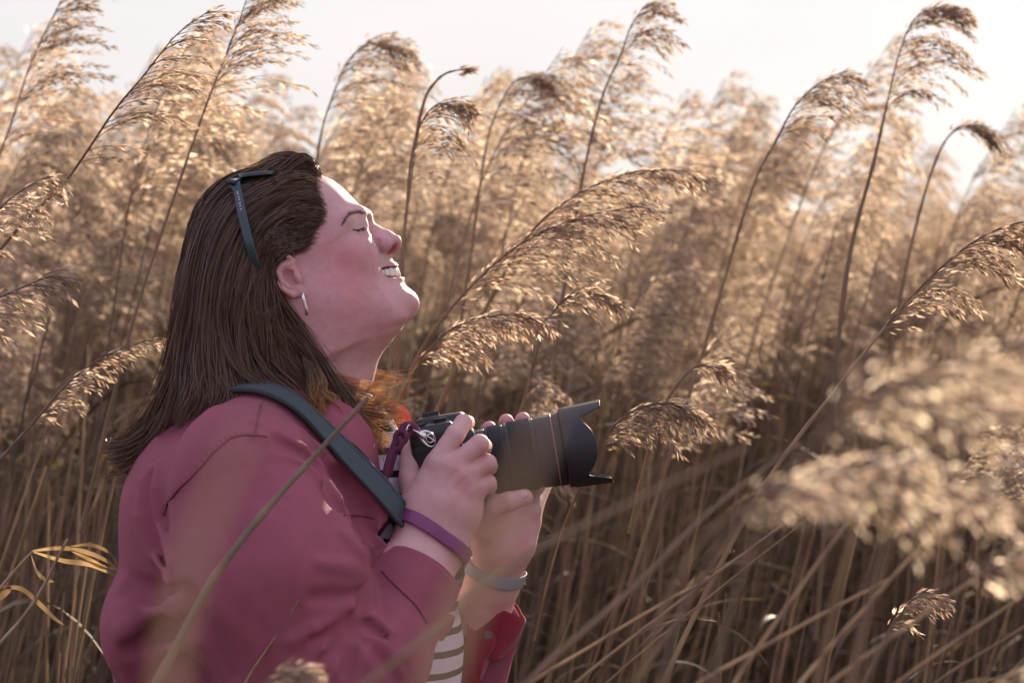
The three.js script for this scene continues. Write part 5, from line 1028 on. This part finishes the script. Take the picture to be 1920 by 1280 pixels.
  const ribs = (x0, x1, r0, r1, n) => { const m = new Mesher(); for (let i = 0; i < n; i++) { const a = i / n * 6.2832; m.tube([V(x0, Math.cos(a) * r0, Math.sin(a) * r0), V(x1, Math.cos(a) * r1, Math.sin(a) * r1)], 0.0009, 5, [1, 1, 1], true); } const p = part('rib', m.geometry(), PLAIN, lens); p.userData.kind = 'stuff'; };
  ribs(0.016, 0.032, 0.0392, 0.0395, 110); ribs(0.040, 0.066, 0.0405, 0.0411, 120);
  const rr = part('ring', lt([[0.0905, 0.0422], [0.0908, 0.0432], [0.0918, 0.0432], [0.0921, 0.0422]]), mat({ rgb: [0.30, 0.16, 0.13], roughness: 0.35 }), lens);
  const glass = part('front_glass', lt([[0.094, 0.0], [0.0935, 0.012], [0.092, 0.024], [0.089, 0.036], [0.088, 0.040]]), mat({ rgb: [0.01, 0.01, 0.016], roughness: 0.04, clearcoat: 1 }), lens);
  // petal hood
  const hoodLen = (a) => { const d = Math.abs(Math.atan2(Math.sin(a), Math.cos(a))) * 180 / Math.PI, q = d > 90 ? 180 - d : d; return q < 40 ? lerp(0.0375, 0.0235, Math.pow(q / 40, 2.2)) : q < 45 ? 0.0235 : q < 60 ? lerp(0.0235, 0.049, (q - 45) / 15) : lerp(0.049, 0.051, (q - 60) / 30); };
  const hm = new Mesher(), N = 180, base = 0.1015, cols = [];
  for (let i = 0; i < N; i++) {
    const a = i / N * 2 * Math.PI, l = hoodLen(a), row = [], put = (x, r) => row.push(hm.v(x, Math.sin(a) * r, Math.cos(a) * r, [1, 1, 1], i / N * 4, x * 10));
    put(base, 0.0436); put(base + 0.0006, 0.0462); put(base + 0.006, 0.0465); put(base + 0.0065, 0.0475); put(base + l * 0.6, lerp(0.0475, 0.0488, l * 12)); put(base + l - 0.0004, 0.0475 + l * 0.035); put(base + l, 0.0470 + l * 0.035); put(base + l - 0.0004, 0.0462 + l * 0.035); put(base + l * 0.5, 0.0462); put(base + 0.001, 0.0445);
    cols.push(row);
  }
  for (let i = 0; i < N; i++) for (let k = 0; k + 1 < cols[0].length; k++) hm.quad(cols[i][k], cols[(i + 1) % N][k], cols[(i + 1) % N][k + 1], cols[i][k + 1]);
  part('lens_hood', hm.geometry(), mat({ rgb: [0.022, 0.023, 0.026], roughness: 0.5 }), g);
}
// ---------------------------------------------------------------- purple cord with a metal clip
{
  const g = thing('camera_strap', 'purple cord with a silver clip hooked to the camera beside the thumb', 'camera strap');
  const CORD = mat({ rgb: [0.17, 0.040, 0.090], roughness: 0.8, bumpMap: weave(2, 31, 12), bumpScale: 0.0006 }), SILVER = mat({ rgb: [0.74, 0.73, 0.72], metalness: 1, roughness: 0.2 });
  const cord = (list, r, name = 'cord') => { const m = new Mesher(); m.tube(pathOf(list).getPoints(48), r, 10, [1, 1, 1], true); return part(name, m.geometry(), CORD, g); };
  cord([[783, 810, .080], [774, 798, .083], [760, 797, .084], [750, 810, .086], [740, 832, .088], [729, 862, .090], [722, 895, .090], [722, 930, .088], [732, 962, .084], [745, 990, .076]], 0.0042);
  cord([[783, 814, .076], [770, 810, .080], [757, 818, .082], [744, 836, .083], [737, 856, .083], [728, 890, .080]], 0.0042);
  cord([[756, 806, .092], [762, 818, .094], [755, 830, .091], [742, 826, .089], [744, 812, .090], [756, 806, .092]], 0.0032, 'knot');
  cord([[748, 818, .092], [753, 832, .093], [745, 842, .090], [735, 836, .088]], 0.0034, 'knot');
  const base = at(786, 812, .084), tip = at(818, 826, .084), d = tip.clone().sub(base), len = d.length(); d.normalize(); const up = V(-d.y, d.x, 0);
  const q = (a, b, c = 0) => base.clone().addScaledVector(d, a * len).addScaledVector(up, b * len).add(V(0, 0, c));
  const clip = part('clip', sweep(curveOf([q(0.02, 0.02), q(0.22, 0.20), q(0.55, 0.27), q(0.82, 0.18), q(0.99, -0.10), q(0.94, -0.36), q(0.70, -0.42), q(0.36, -0.30), q(0.08, -0.10)]), 48, (t) => 0.0011 + 0.0008 * Math.cos(t * 6.28), 0.0012, () => V(0, 0, 1), 10, 0.7), SILVER, g);
  const plate = new Mesher(); plate.tube([q(-0.05, 0), q(0.12, -0.02), q(0.30, -0.04), q(0.42, -0.05)], (t) => lerp(0.0020, 0.0042, Math.sin(t * 2.4)), 12, [1, 1, 1], true); part('clip_body', plate.geometry(), SILVER, clip);
  const gate = new Mesher(); gate.tube([q(0.38, 0.04), q(0.7, 0.0), q(0.95, -0.06)], 0.0009, 8, [1, 1, 1], true); part('gate', gate.geometry(), SILVER, clip);
  const sw = new Mesher(); sw.tube([at(774, 805, .084), q(-0.12, 0.02), q(0.02, 0)], 0.0016, 8, [1, 1, 1], true); part('swivel', sw.geometry(), SILVER, clip);
  const ring = part('ring', new THREE.TorusGeometry(0.0062, 0.0009, 10, 32), SILVER, g); ring.position.copy(at(768, 806, .086)); ring.rotation.set(0.2, 1.0, 0.3);
}
renderer.render(scene, camera);
